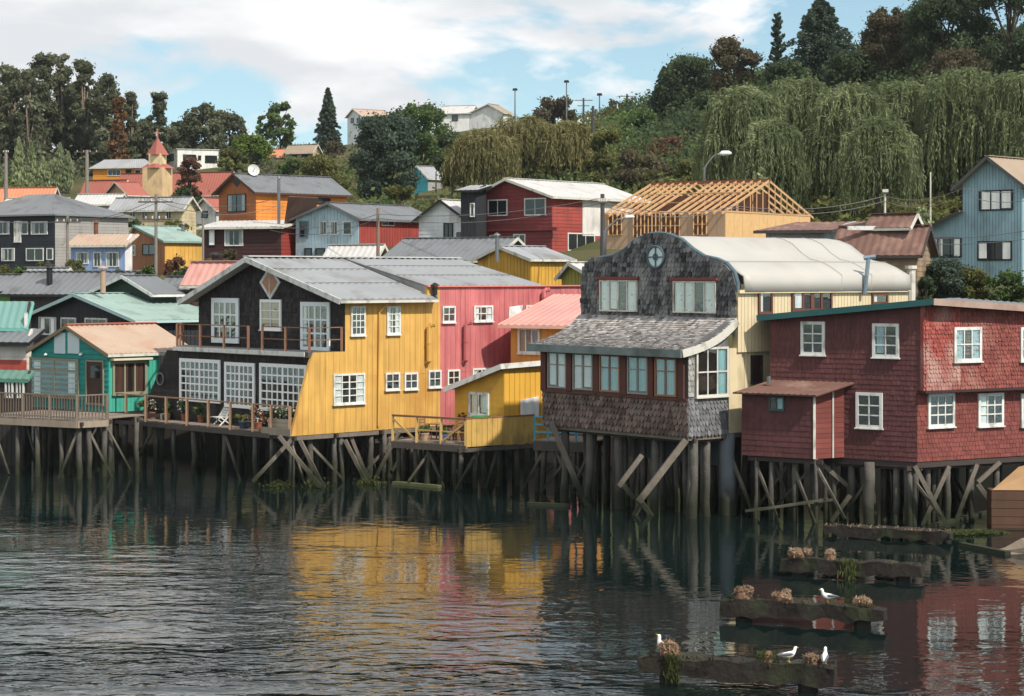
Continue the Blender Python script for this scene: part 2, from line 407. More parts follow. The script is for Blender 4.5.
_P = np.array([tuple(at(*c)) for c in CTRL])
def _phi(d2): return 0.5*d2*np.log(d2+1e-6)
def _fit():
    n = len(_P); xy = _P[:, :2]; d2 = ((xy[:, None]-xy[None])**2).sum(-1)
    A = np.zeros((n+3, n+3)); A[:n, :n] = _phi(d2)+np.eye(n)*30.0; A[:n, n] = 1; A[:n, n+1:] = xy; A[n, :n] = 1; A[n+1:, :n] = xy.T
    return np.linalg.solve(A, np.r_[_P[:, 2], 0, 0, 0])
_Wt = _fit()
def ground(X, Y):
    X, Y = np.atleast_1d(np.asarray(X, float)), np.atleast_1d(np.asarray(Y, float)); n = len(_P)
    d2 = (X[:, None]-_P[None, :, 0])**2+(Y[:, None]-_P[None, :, 1])**2
    return _phi(d2)@_Wt[:n]+_Wt[n]+_Wt[n+1]*X+_Wt[n+2]*Y
def gz(X, Y): return float(ground([X], [Y])[0])

EARTH = M('hillside_earth', (74, 78, 48), rough=1.0, var=0.35, scale=0.12, dirt=(92, 78, 56), amt=0.6, dscale=0.07, spec=0.05, tide=True, tz=(4.5, 2.5), tc=(34, 30, 26))  # low bank darkened in colour: tidal mud plus shade under the houses
def build_ground():
    ys = np.r_[np.linspace(101, 140, 30), np.linspace(143, 300, 50), np.linspace(306, 620, 44)]
    ks = np.linspace(-0.46, 0.46, 110)
    K, YY = np.meshgrid(ks, ys); X = K*YY
    Z = ground(X.ravel(), YY.ravel()).reshape(X.shape)
    Z = Z+0.25*np.sin(X*0.31)*np.cos(YY*0.23)*(YY > 118)
    Z[0] = -2.5
    far = YY > 520; Z = np.where(far, Z-(YY-520)*0.25, Z)
    nr, nc = X.shape; v = np.stack([X.ravel(), YY.ravel(), Z.ravel()], 1)
    f = [[r*nc+c, r*nc+c+1, (r+1)*nc+c+1, (r+1)*nc+c] for r in range(nr-1) for c in range(nc-1)]
    me = bpy.data.meshes.new('hillside'); me.from_pydata(v.tolist(), [], f); me.shade_smooth()
    o = link('hillside_terrain', me, EARTH); tag(o, kind='structure', label='grassy hillside rising behind the waterfront')
build_ground()
# far land that carries the ground to the horizon
mb = MB(); mb.face([(-900, 560, -3), (900, 560, -3), (900, 1500, -3), (-900, 1500, -3)])
tag(mb.build('ground', EARTH), kind='structure')
mb = MB(); mb.face([(-400, -60, -2.6), (400, -60, -2.6), (400, 560, -2.6), (-400, 560, -2.6)])
tag(mb.build('sea_bed', M('mud', (60, 56, 46), spec=0.1)), kind='structure')

def water_mat():
    m = bpy.data.materials.new('harbour_water'); m.use_nodes = True; t = m.node_tree; n, l = t.nodes, t.links
    b = n['Principled BSDF']; b.inputs['Base Color'].default_value = (0.005, 0.011, 0.010, 1); b.inputs['Roughness'].default_value = 0.03; b.inputs['IOR'].default_value = 1.33
    b.inputs['Specular IOR Level'].default_value = 1.0
    g = n.new('ShaderNodeNewGeometry')
    def mp(scale, rot=0.0, loc=(0, 0, 0)):
        x = n.new('ShaderNodeMapping'); x.inputs['Scale'].default_value = scale; x.inputs['Rotation'].default_value = (0, 0, rot); x.inputs['Location'].default_value = loc
        l.new(g.outputs['Position'], x.inputs['Vector']); return x.outputs[0]
    def nz(vec, sc, det, rough=0.5, dist=0.0):
        x = n.new('ShaderNodeTexNoise'); x.inputs['Scale'].default_value = sc; x.inputs['Detail'].default_value = det; x.inputs['Roughness'].default_value = rough; x.inputs['Distortion'].default_value = dist
        l.new(vec, x.inputs['Vector']); return x.outputs['Fac']
    def ma(op, a, b_, c=None):
        x = n.new('ShaderNodeMath'); x.operation = op
        for i, v in enumerate((a, b_, c)):
            if v is None: continue
            if isinstance(v, (int, float)): x.inputs[i].default_value = v
            else: l.new(v, x.inputs[i])
        return x.outputs[0]
    def rng_(v, a, b_, c, d):
        x = n.new('ShaderNodeMapRange'); l.new(v, x.inputs[0])
        for i, q in enumerate((a, b_, c, d)): x.inputs[1+i].default_value = q
        x.interpolation_type = 'SMOOTHSTEP'; return x.outputs[0]
    # swell lines and chop; breeze patches leave the lee of the houses calm
    s = n.new('ShaderNodeSeparateXYZ'); l.new(g.outputs['Position'], s.inputs[0])
    yy = ma('ADD', s.outputs['Y'], ma('MULTIPLY', s.outputs['X'], 0.9))
    yy = ma('ADD', yy, ma('MULTIPLY', ma('SUBTRACT', nz(mp((0.05, 0.12, 1)), 1.0, 3), 0.5), 24.0))
    breeze = rng_(yy, 66.0, 38.0, 0.02, 1.1)
    patch = rng_(nz(mp((0.07, 0.2, 1), 0.1), 1.0, 4), 0.36, 0.62, 0.18, 1.0)
    amp = ma('MULTIPLY', breeze, patch)
    w1 = nz(mp((0.72, 1.15, 1), 0.35), 1.0, 2.0, 0.42, 1.0)
    w2 = nz(mp((1.9, 2.9, 1), -0.3), 1.0, 2.0, 0.45, 0.8)
    hgt = ma('ADD', ma('MULTIPLY', w1, 0.20), ma('MULTIPLY', w2, 0.065))
    hgt = ma('MULTIPLY', hgt, ma('ADD', amp, 0.035))
    bp = n.new('ShaderNodeBump'); bp.inputs['Strength'].default_value = 1.0; bp.inputs['Distance'].default_value = 1.0
    l.new(hgt, bp.inputs['Height']); l.new(bp.outputs[0], b.inputs['Normal'])
    return m
mb = MB(); mb.face([(-400, -60, 0), (400, -60, 0), (400, 140, 0), (-400, 140, 0)])
tag(mb.build('harbour_water', water_mat()), kind='structure', label='dark rippled green harbour water')

# ------------------------------------------------------------------ houses further back
ROOF = {
 'grey': M('grey_roof_sheet', (146, 148, 150), rough=0.5, var=0.15, scale=0.5, streak=0.0, dirt=(104, 98, 92), amt=0.35, dscale=0.4, spec=0.5),
 'dgrey': M('dark_grey_roof_sheet', (106, 109, 112), rough=0.55, var=0.15, scale=0.5, dirt=(70, 68, 66), amt=0.35, spec=0.4),
 'pale': M('pale_roof_sheet', (184, 182, 178), rough=0.5, var=0.1, scale=0.5, dirt=(140, 132, 124), amt=0.3, spec=0.5),
 'mint': M('mint_roof_sheet', (136, 160, 151), rough=0.55, var=0.14, scale=0.5, dirt=(112, 128, 120), amt=0.45),
 'rust': M('rusty_roof_sheet', (112, 82, 72), rough=0.85, var=0.3, scale=0.6, dirt=(150, 118, 104), amt=0.45, dscale=0.9),
 'red': M('red_roof_sheet', (158, 88, 74), rough=0.7, var=0.15, scale=0.4, dirt=(146, 84, 74), amt=0.35),
 'orange': M('orange_roof_sheet', (194, 124, 90), rough=0.7, var=0.15, scale=0.4),
 'pinktan': M('pinkish_tan_roof_sheet', (172, 148, 128), rough=0.8, var=0.12, scale=0.7, dirt=(166, 120, 96), amt=0.35, dscale=0.7),
 'pink': M('pink_roof_sheet', (196, 142, 132), rough=0.7, var=0.16, scale=0.7, dirt=(186, 120, 106), amt=0.3),
 'tan': M('tan_roof_sheet', (150, 132, 112), rough=0.8, var=0.15, scale=0.5),
 'turq': M('turquoise_roof_sheet', (112, 156, 148), rough=0.6, var=0.12, scale=0.5),
}
_w = {}
def PAINT(rgb, k='p'):
    if (rgb, k) not in _w: _w[(rgb, k)] = M('house_paint_%d_%d_%d' % rgb, rgb, rough=0.75, var=0.16, scale=0.8, streak=0.18, island=0.07, dirt=tuple(int(v*0.68+18) for v in rgb), amt=0.45)
    return _w[(rgb, k)]

def house(name, label, xc, Y, a, xl, xr, yb, ye, ya=None, xa=None, g='L', wl_=(200, 200, 200), wr=None, rf='grey', trim=None, ov=0.45, win=(), th=None, sid=('h', 0.28), cat='house', group=None, fm=None, deep=2.0, rth=0.07, rp=0.45, xrc=None, zw=None):
    """a house seen at its corner: xc the corner column, xl / xr the ends of its two visible faces"""
    C = at(xc, YH, Y); O = (C.x, C.y)
    PL, PR = LW(O, a), RW(O, a); uL, uR = PL.u(xl), PR.u(xr)
    zb, ze = HC-(yb-YH)*Y/F-deep, HC-(ye-YH)*Y/F
    if th is None: th = Thing(name, label, cat, (C.x, C.y, zb+deep), group)
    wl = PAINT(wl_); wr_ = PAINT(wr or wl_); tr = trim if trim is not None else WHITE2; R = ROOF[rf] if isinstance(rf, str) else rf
    if g == 'L':
        ua = PL.u(xa) if xa else uL/2; za = PL.z(xa, ya) if xa else HC-(ya-YH)*PL.Y((xl+xc)/2)/F
        polyL = [(uL, zb), (0, zb), (0, ze), (ua, za), (uL, ze)]; polyR = [(0, zb), (uR, zb), (uR, ze), (0, ze)]
    elif g == 'R':
        m = uR/2; za = HC-(ya-YH)*(PR.p(m, 0).y)/F
        polyL = [(uL, zb), (0, zb), (0, ze), (uL, ze)]; polyR = [(0, zb), (uR, zb), (uR, ze), (m, za), (0, ze)]
    else:
        za = HC-(ya-YH)*(Y+2)/F
        polyL = [(uL, zb), (0, zb), (0, ze), (uL, ze)]; polyR = [(0, zb), (uR, zb), (uR, ze), (0, ze)]
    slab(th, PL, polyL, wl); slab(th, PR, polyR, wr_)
    BL = Wall(PR.p(uR, 0), -math.radians(a)); BR = Wall(PL.p(uL, 0), math.radians(90-a))
    slab(th, BL, [(p, q) for p, q in polyL], wl, o0=-.001, o1=.14); slab(th, BR, polyR, wr_, o0=-.001, o1=.14)
    if sid:
        for W, P, m_ in ((PL, polyL, wl), (PR, polyR, wr_)):
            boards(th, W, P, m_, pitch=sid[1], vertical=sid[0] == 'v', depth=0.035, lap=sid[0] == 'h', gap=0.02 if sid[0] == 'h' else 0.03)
    def Q(u, v, z): # u along L, v along R
        return Vector((PL.ox+PL.dx*u+PR.dx*v, PL.oy+PL.dy*u+PR.dy*v, z))
    fz = 0.04
    if g == 'L':
        s1 = (za-ze)/abs(ua); s2 = (za-ze)/abs(uL-ua)
        A, B, Cc, D = Q(ov, -ov, ze-s1*ov+fz), Q(ov, uR+ov, ze-s1*ov+fz), Q(ua, uR+ov, za+fz), Q(ua, -ov, za+fz)
        A2, B2 = Q(uL-ov, -ov, ze-s2*ov+fz), Q(uL-ov, uR+ov, ze-s2*ov+fz)
        r1 = roof(th, A, B, Cc, D, R, rth, rp); r2 = roof(th, B2, A2, D, Cc, R, rth, rp)
        for p, q in ((A, D), (A2, D)): plank(th, p-Vector((0, 0, .09))+Vector((PL.nx, PL.ny, 0))*.02, q-Vector((0, 0, .09))+Vector((PL.nx, PL.ny, 0))*.02, .04, .2, tr, up=(0, 0, 1))
        plank(th, A-Vector((0, 0, .1)), B-Vector((0, 0, .1)), .05, .14, tr)
        plank(th, D+Vector((0, 0, .03)), Cc+Vector((0, 0, .03)), .35, .05, R, 'ridge_cap')
    elif g == 'R':
        s1 = (za-ze)/m
        A, B, Cc, D = Q(uL-ov, -ov, ze-s1*ov+fz), Q(ov, -ov, ze-s1*ov+fz), Q(ov, m, za+fz), Q(uL-ov, m, za+fz)
        A2, B2 = Q(uL-ov, uR+ov, ze-s1*ov+fz), Q(ov, uR+ov, ze-s1*ov+fz)
        roof(th, A, B, Cc, D, R, rth, rp); roof(th, B2, A2, D, Cc, R, rth, rp)
        for p, q in ((B, Cc), (B2, Cc)): plank(th, p-Vector((0, 0, .09))+Vector((PR.nx, PR.ny, 0))*.02, q-Vector((0, 0, .09))+Vector((PR.nx, PR.ny, 0))*.02, .04, .2, tr)
        plank(th, A-Vector((0, 0, .1)), B-Vector((0, 0, .1)), .05, .14, tr)
        plank(th, D+Vector((0, 0, .03)), Cc+Vector((0, 0, .03)), .35, .05, R, 'ridge_cap')
    elif g == 'hip':
        h = min(abs(uL), uR)/2
        c = [Q(uL-ov, -ov, ze), Q(ov, -ov, ze), Q(ov, uR+ov, ze), Q(uL-ov, uR+ov, ze)]
        if abs(uL) >= uR: r1, r2 = Q(uL+h, uR/2, za), Q(-h, uR/2, za); fs = [(c[0], c[1], r2, r1), (c[1], c[2], r2, r2), (c[2], c[3], r1, r2), (c[3], c[0], r1, r1)]
        else: r1, r2 = Q(uL/2, h, za), Q(uL/2, uR-h, za); fs = [(c[0], c[1], r1, r1), (c[1], c[2], r2, r1), (c[2], c[3], r2, r2), (c[3], c[0], r1, r2)]
        for q in fs: roof(th, *q, R, rth, rp)
        for i in range(4): plank(th, c[i]-Vector((0, 0, .08)), c[(i+1) % 4]-Vector((0, 0, .08)), .04, .16, tr)
    elif g == 'mono': # roof rising from the L face backwards
        roof(th, Q(uL-ov, -ov, ze), Q(ov, -ov, ze), Q(ov, uR+ov, za), Q(uL-ov, uR+ov, za), R, rth, rp)
        slab(th, PR, [(0, ze), (uR, ze), (uR, za)], wr_)
        plank(th, Q(uL-ov, -ov, ze-.1), Q(ov, -ov, ze-.1), .05, .18, tr); plank(th, Q(ov, -ov, ze-.08), Q(ov, uR+ov, za-.08), .05, .16, tr)
    elif g == 'flat':
        roof(th, Q(uL-.15, -.15, ze+.06), Q(.15, -.15, ze+.06), Q(.15, uR+.15, ze+.1), Q(uL-.15, uR+.15, ze+.1), R, .1, rp)
    for w in win:
        W = PL if w[0] == 'L' else PR
        window(th, W, w[1:5], *(w[5:7] if len(w) > 6 else (2, 1)), fm=(w[7] if len(w) > 7 else fm), curtain=(w[8] if len(w) > 8 else None), simple=True, fw=.09, mw=.05, out=.03, sill=False)
    th.PL, th.PR, th.Q, th.uL, th.uR, th.ze, th.za, th.zb = PL, PR, Q, uL, uR, ze, za, zb
    return th
CS = (M('grey_net_curtain', (150, 158, 160), island=.2), [(0, .24), (.8, 1)])

# --- left waterfront, second row
h = house('black_house', 'black house under a pale mint gable roof behind the turquoise waterfront house', 138, 114, 46, 30, 222, 362, 319, 294, 80, 'L', (44, 44, 48), rf='mint', trim=M('pale_teal_trim', (170, 200, 196)), sid=('v', .3),
      win=[('L', 40, 317, 57, 335, 3, 1, WHITE, [(0.05, .3), (.7, .95)]), ('L', 62, 317.5, 77, 334, 2, 1, WHITE), ('L', 86, 318, 108, 330, 3, 1)])
mb = MB(); p = at(26, 350, 110); mb.beam(p-Vector((0, 0, 3)), at(26, 313, 110), .16); mb.build('porch_post', WHITE, h)
h = house('dark_roofed_house', 'low house with dark grey front roof slope and two chimneys behind the black house', 112, 124, 22, 10, 150, 330, 291, 272, None, 'R', (70, 62, 60), rf='dgrey', trim=DARKFR, sid=None)
stovepipe(h, at(49.5, 284, 126.5), 1.05, .19, BLACKM)
h2 = house('dark_green_gable_house', 'small dark green gable with white barge boards and tan chimney', 154, 119, 44, 96, 176, 330, 292, 276, 128, 'L', (44, 62, 52), rf='dgrey', trim=WHITE, sid=('h', .25))
stovepipe(h2, at(103, 293, 118), 1.35, .16, M('tan_clay_pipe', (168, 140, 118)))
house('bright_green_house', 'bright green wall under a grey roof at the picture edge', 22, 130, 20, -45, 60, 330, 289, 275, None, 'R', (96, 150, 70), rf='dgrey', sid=None, trim=DARKFR)
h = house('turquoise_shed', 'turquoise sheet-metal shed roof at the picture edge beside the white post', 26, 110, 16, -45, 31, 345, 328, 301, None, 'mono', (60, 60, 58), rf='turq', trim=M('turq_trim', (110, 180, 165)), sid=None, ov=.1)
h = house('white_banded_building', 'low white building with a red band along its foot, at the left edge', 27, 109, 22, -60, 33, 410, 342, 328, None, 'mono', (206, 198, 186), rf='dgrey', trim=DARKFR, sid=('h', .35))
slab(h, h.PL, [(h.uL, h.PL.z(20, 374)), (0, h.PL.z(20, 374)), (0, h.PL.z(20, 360)), (h.uL, h.PL.z(20, 360))], PAINT((178, 74, 62)), 'red_band', 0.03, .06)
house('green_roofed_shed', 'dark shed with green roof and white windows behind the deck at far left', 27, 102.5, 22, -50, 31, 430, 379, 369, None, 'mono', (52, 48, 46), rf=M('sea_green_roof', (84, 122, 108), var=.2), trim=M('sea_green_trim', (80, 130, 112)), sid=('v', .3), ov=.12,
      win=[('L', 6, 379, 14, 398, 2, 1, WHITE), ('L', 17, 379.5, 25, 398, 2, 1, WHITE)])

# --- houses along the street
DG = (40, 46, 54)
h = house('navy_house', 'two-storey navy house with grey hip roof and pale concrete side wall', 55, 195, 32, -45, 128, 276, 214, 192, None, 'hip', DG, (150, 146, 142), 'dgrey', sid=('h', .3), trim=M('grey_trim', (120, 122, 124)),
      win=[('L', -3, 221.5, 10, 234.5, 2, 1, WHITE, CS), ('L', 22, 221.5, 28.5, 234.5, 1, 1, WHITE), ('L', 31.5, 221.5, 48, 234.5, 2, 1, WHITE, CS), ('L', 2, 248, 15, 261, 2, 1, WHITE, CS), ('L', 26.5, 248, 44, 261, 2, 1, WHITE), ('L', 47, 248, 53.5, 260, 1, 1, WHITE)])
window(h, h.PL, (14.5, 221, 21.5, 242), 1, 1, simple=True, gm=WHITE, name='door', out=.03, fw=.09)
h = house('blue_house', 'small periwinkle blue house with pinkish roof below the navy house', 125, 176, 24, 71, 132, 278, 245, 234, None, 'mono', (138, 162, 204), (214, 214, 216), 'pinktan', sid=('v', .35),
      win=[('L', 77, 252, 89, 264, 3, 1, WHITE, CS), ('L', 94, 252, 101.5, 267, 2, 1, WHITE), ('L', 106.5, 252, 119.5, 267, 2, 1, WHITE, CS)])
stovepipe(h, at(96, 236, 180), 1.2, .2, RUSTPIPE)
h = house('brown_and_yellow_house', 'house with brown front, yellow side and mint metal roof beside the blue house', 165, 179, 50, 130, 205, 282, 240.5, 226, 136, 'L', (168, 112, 74), (210, 160, 70), 'mint', sid=('v', .4), trim=M('mint_trim', (116, 150, 138)), ov=.3,
      win=[('L', 130.5, 245, 136, 256, 2, 2, WHITE), ('L', 143, 244, 156, 255, 2, 1, DARKFR), ('L', 138, 270, 151, 281, 3, 2, WHITE)])
stovepipe(h, at(183, 236, 184), 1.0, .16)
# orange house with its dark lower storey
h = house('orange_house', 'orange gabled house with a satellite dish, dark maroon lower storey and grey roof', 256, 169, 48, 219, 346, 226, 190, 174, 237, 'L', (168, 96, 52), (222, 132, 52), 'dgrey', sid=('h', .3), trim=M('brown_trim', (84, 52, 42)), deep=1.0,  # light put into the wall colours: left face shaded, right face lit
      win=[('L', 228, 194, 246.5, 212, 2, 1, DARKFR, CS), ('R', 316, 198, 330, 204, 2, 1, DARKFR)])
t2 = house('', '', 281, 164, 22, 204, 297, 258, 226.5, 219.5, None, 'mono', (66, 38, 38), (150, 56, 48), 'pale', th=h, sid=('h', .3), trim=WHITE2, ov=.5,
      win=[('L', 208.5, 229, 216, 246, 1, 1, DARKFR, [(0, 1)]), ('L', 225, 229, 243.5, 246, 2, 1, WHITE, CS)])
W_ = h.PR.shifted(1.6)
roof(h, W_.p(W_.u(288), HC-(199-YH)*168/F), W_.p(W_.u(318), HC-(199-YH)*170/F), h.PR.p(h.PR.u(312), h.ze+.3), h.PR.p(h.PR.u(284), h.ze+.3), ROOF['rust'], name='porch_roof')
d = h.PL.p(h.PL.u(237), h.PL.z(237, 182), .05); mb = MB()
mb.prism([d+Vector((h.PL.dx*x, h.PL.dy*x, z)) for x, z in ((0, -.45), (.4, 0), (0, .45), (-.4, 0))], [d+Vector((h.PL.dx*x, h.PL.dy*x, z))-Vector((h.PL.nx, h.PL.ny, 0))*.05 for x, z in ((0, -.45), (.4, 0), (0, .45), (-.4, 0))]); mb.build('gable_vent', DARKFR, h)
stovepipe(h, at(278.8, 226, 165), 3.9, .13)
# dish
D0 = at(253, 171, 172); mb = MB(); ax = Vector((0.35, -0.9, 0.3)).normalized(); r_ = Vector((0, 0, 1)).cross(ax).normalized(); u_ = ax.cross(r_)
ring = [[D0+ax*(0.28*(k/4)**2)+(r_*math.cos(t*math.pi/8)+u_*math.sin(t*math.pi/8))*0.52*k/4 for t in range(16)] for k in range(1, 5)]
for t in range(16):
    mb.face([D0, ring[0][t], ring[0][(t+1) % 16]])
    for k in range(3): mb.face([ring[k][t], ring[k+1][t], ring[k+1][(t+1) % 16], ring[k][(t+1) % 16]])
mb.build('dish', WHITE, h, smooth=True); mb = MB(); mb.beam(D0, D0+Vector((0, .3, -1.6)), .1); mb.beam(D0, D0+ax*.8, .04); mb.build('dish_mast', METAL, h)

house('pale_blue_house', 'pale blue gabled house with grey roof and a red side wall', 359, 161, 36, 296, 434, 258, 217, 203, 331, 'L', (172, 198, 210), (154, 62, 54), 'dgrey', sid=('v', .35), trim=M('grey_trim2', (110, 112, 116)),
      win=[('L', 300, 221, 309, 238, 1, 2, M('blue_fr', (96, 130, 150))), ('L', 320, 221, 328, 235, 2, 1, WHITE, CS), ('L', 331, 221, 339, 235, 2, 1, WHITE, CS), ('L', 343.5, 221, 352.5, 235, 1, 1, WHITE), ('L', 305, 248, 312.5, 258, 1, 1, DARKFR), ('L', 316, 248, 325.5, 258, 1, 1, DARKFR), ('R', 381, 219.5, 394, 226, 2, 1, WHITE2)])
house('white_roofed_shed', 'small shed with a bright white roof below the pale blue house', 372, 142, 24, 327, 386, 280, 258, 245, None, 'R', (110, 106, 100), rf='pale', sid=None)
h = house('little_white_house', 'little white gabled house beside the black narrow house', 467, 160, 34, 419, 480, 246, 218, 200, 443, 'L', (206, 212, 214), rf='pale', sid=('h', .3), trim=DARKFR, win=[('L', 444, 223, 453.5, 239, 2, 1, DARKFR), ('L', 456, 231, 463, 239, 1, 1, WHITE)])
house('narrow_black_house', 'narrow black house squeezed against the big red house', 476, 158, 30, 461, 486, 246, 190, 185, None, 'mono', (44, 46, 52), rf='grey', sid=('v', .3), trim=DARKFR, win=[('L', 470.5, 203, 475, 217, 1, 1, WHITE)])
RED = (126, 52, 54)  # front red darkened for shade; the side wall gets a lit red
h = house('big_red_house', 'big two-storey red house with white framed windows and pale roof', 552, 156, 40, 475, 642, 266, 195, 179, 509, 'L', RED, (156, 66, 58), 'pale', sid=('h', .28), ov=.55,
      win=[('L', 488.5, 199.5, 508, 216, 2, 1, WHITE), ('L', 525, 198, 546.5, 215.5, 2, 1, WHITE), ('L', 490, 235, 499, 240, 1, 1, WHITE), ('L', 514, 234, 526, 244, 2, 1, WHITE), ('R', 567, 233, 594, 251, 3, 1, WHITE)])
zz = h.PL.z(520, 231); mb = MB()
q = [(h.uL-.1, zz), (.6, zz), (.6, zz+.25), (h.uL-.1, zz+.25)]; slab(h, h.PL, q, PAINT(RED), 'storey_band', 0, .22)
slab(h, h.PR, [(h.PR.u(582), h.PR.z(590, 236)), (h.PR.u(632), h.PR.z(590, 236)), (h.PR.u(632), h.ze-.05), (h.PR.u(582), h.ze-.05)], PAINT((208, 204, 198)), 'white_panel', .03, .07)
house('grey_roofed_hall', 'low hall with broad plain grey roof in front of the big red house', 490, 131, 24, 386, 532, 285, 258, 238, None, 'R', (96, 88, 80), rf='dgrey', sid=None)
h = house('mustard_gable_house', 'small mustard gable with grey roof and metal chimney behind the pink wall', 531, 122, 46, 478, 570, 300, 258, 246.5, 502, 'L', (196, 146, 50), rf='grey', sid=('v', .3), trim=WHITE2, ov=.3)
stovepipe(h, at(497, 262, 120), 1.5, .12)
house('olive_gable_house', 'tiny olive yellow gable with white roof beside the shingled house', 593, 114, 50, 562, 606, 300, 275, 263, 572, 'L', (150, 142, 60), rf='pale', sid=('v', .3), ov=.3)

# --- timber house under construction
OSB = M('bare_osb_board', (206, 164, 110), rough=0.85, var=0.14, scale=3, island=0.05)
PLY = M('bare_plywood_board', (178, 146, 116), rough=0.85, var=0.1, scale=0.6, island=0.05)
RAFT = M('fresh_sawn_timber', (194, 150, 104), rough=0.8, var=0.1, island=0.12)
h = house('unfinished_timber_house', 'unfinished house of bare boards with an open timber roof frame', 725, 140, 36, 601, 810, 262, 212, 212, None, 'none', (150, 122, 98), (206, 156, 96), sid=None)
for W, P in ((h.PL, (h.uL, 0)), (h.PR, (0, h.uR))):
    k = P[0]
    while k < P[1]-.05:
        e = min(k+1.22, P[1]); slab(h, W, [(k+.01, h.zb), (e-.01, h.zb), (e-.01, h.ze), (k+.01, h.ze)], PLY if W is h.PL else OSB, 'board', 0.004, .024+random.uniform(0, .006)); k = e
for b_ in ((609, 214, 622, 235), (634, 213.5, 660, 238), (662, 213.5, 680, 238), (694, 213.5, 707, 235)):
    u0, u1, z0, z1 = rect_on(h.PL, *b_)
    slab(h, h.PL, [(u0, z0), (u1, z0), (u1, z1), (u0, z1)], M('raw_wall_cavity', (112, 70, 44)), 'opening', .03, .035)
    mb = MB(); n = max(3, int((u1-u0)/.3))
    for i in range(n+1):
        u = u0+(u1-u0)*i/n; mb.beam(h.PL.p(u, z0, .07), h.PL.p(u, z1, .07), .09)
    for k in range(3): z = z0+(z1-z0)*k/2; mb.beam(h.PL.p(u0, z, .06), h.PL.p(u1, z, .06), .08)
    mb.build('studs', RAFT, h, kind='stuff')
m = h.uR/2; zr = HC-(181-YH)*h.PR.p(m, 0).y/F
n = 15
for i in range(n+1):
    u = h.uL*0.97*i/n
    for v in (-.5, h.uR+.5):
        z0 = h.ze-.12
        if i == 8 and v < 0: continue
        plank(h, h.Q(u, v, z0), h.Q(u, m, zr), .07, .16, RAFT, 'rafter')
for i in range(3): # battens still leaning on the near slope
    t = .3+.3*i; plank(h, h.Q(h.uL*.95, m*t, h.ze+(zr-h.ze)*t+.1), h.Q(0, m*t, h.ze+(zr-h.ze)*t+.1), .05, .05, RAFT, 'batten')
plank(h, h.Q(h.uL*.99, m, zr+.05), h.Q(.1, m, zr+.05), .08, .22, M('red_brown_ridge_beam', (128, 74, 56)), 'ridge_beam')
for v in (0.02, h.uR-.02): plank(h, h.Q(h.uL, v, h.ze+.05), h.Q(0, v, h.ze+.05), .12, .12, RAFT, 'wall_plate')
plank(h, h.PR.p(0, h.ze+.05), h.PR.p(h.uR, h.ze+.05), .12, .12, RAFT, 'wall_plate')
for uu in (0.0, h.uL*.97):
    for i in range(1, 14):
        v = h.uR*i/14; t = 1-abs(v-m)/m; plank(h, h.Q(uu, v, h.ze+.1), h.Q(uu, v, h.ze+.02+(zr-h.ze)*t), .07, .07, RAFT, 'stud')
for i in range(1, 5):
    u = h.uL*.97*i*2/n; plank(h, h.Q(u, 0, h.ze+.1), h.Q(u, h.uR, h.ze+.1), .06, .14, RAFT, 'tie_beam'); plank(h, h.Q(u, m, h.ze+.1), h.Q(u, m, zr), .07, .07, RAFT, 'king_post')
plank(h, h.Q(h.uL*.55, m*.55, h.ze+(zr-h.ze)*.55+.2), h.Q(h.uL*.05, m*.5, h.ze+(zr-h.ze)*.5+.25), .1, .06, RAFT, 'loose_plank')
slab(h, LW(h.PR.p(m*1.0, 0).to_2d(), 36), [(h.uL*.95, h.ze), (-.1, h.ze), (-.1, h.ze+(zr-h.ze)*.62), (h.uL*.95, h.ze+(zr-h.ze)*.62)], M('stacked_brown_boards', (112, 76, 60)), 'inner_partition', -.05, 0)

# --- rusty roofs and the pale blue house on the right
RTRIM = M('dark_fascia', (70, 62, 60))
house('grey_shed', 'grey walled shed with a rusty roof below the unfinished house', 824, 118, 24, 766, 856, 262, 230, 219, None, 'mono', (166, 166, 170), rf='rust', sid=('v', .3), trim=RTRIM, ov=.6)
h = house('rust_roofed_house', 'house with broad rusty roof and a little louvred cupola', 917, 112, 30, 838, 930, 300, 248, 226, None, 'R', (150, 126, 100), rf='rust', sid=('h', .3), trim=RTRIM, ov=.4)
c = house('', '', 908, 113, 40, 872, 916, 240, 222, 214, None, 'R', (110, 84, 72), rf='rust', sid=('h', .16), th=h, ov=.35, deep=.8, trim=WHITE2)
slab(h, Wall(at(848, 226, 114), 0), [(0, HC-(230-YH)*114/F), (1.7, HC-(230-YH)*114/F), (1.7, HC-(226-YH)*114/F), (0, HC-(226-YH)*114/F)], WHITE, 'white_roof_sheet', -.3, 0)  # plain white sheet on the rusty roof
LB = (140, 172, 184)
h = house('light_blue_weatherboard_house', 'tall light blue weatherboard house with lower wing at the right edge', 1022, 126, 44, 963, 1095, 300, 181, 157, 991, 'L', LB, rf='tan', sid=('v', .22), trim=M('dark_blue_grey_trim', (84, 84, 86)), ov=.55,
      win=[('L', 979.5, 190, 1013.5, 210.5, 3, 1, DARKFR, [(.05, .33), (.36, .62), (.68, .97)]), ('L', 978, 241, 1012.5, 260.5, 2, 1, DARKFR, [(0, .25), (.75, 1)])])
W_ = h.PL; q = [(W_.u(915), h.zb), (W_.u(963), h.zb), W_.uz(963, 211), W_.uz(915, 234)]
slab(h, W_, q, PAINT(LB)); boards(h, W_, q, PAINT(LB), .22, True, .035)
window(h, W_, (929.5, 237.5, 962, 257.5), 3, 1, DARKFR, simple=True, curtain=[(0, .22), (.3, .42), (.8, 1)], out=.03, sill=False, fw=.09)
a_, b_ = W_.p(W_.u(906), W_.z(906, 238), .5), W_.p(W_.u(963), W_.z(963, 210.5), .5); dv = Vector((-W_.nx, -W_.ny, 0))*6
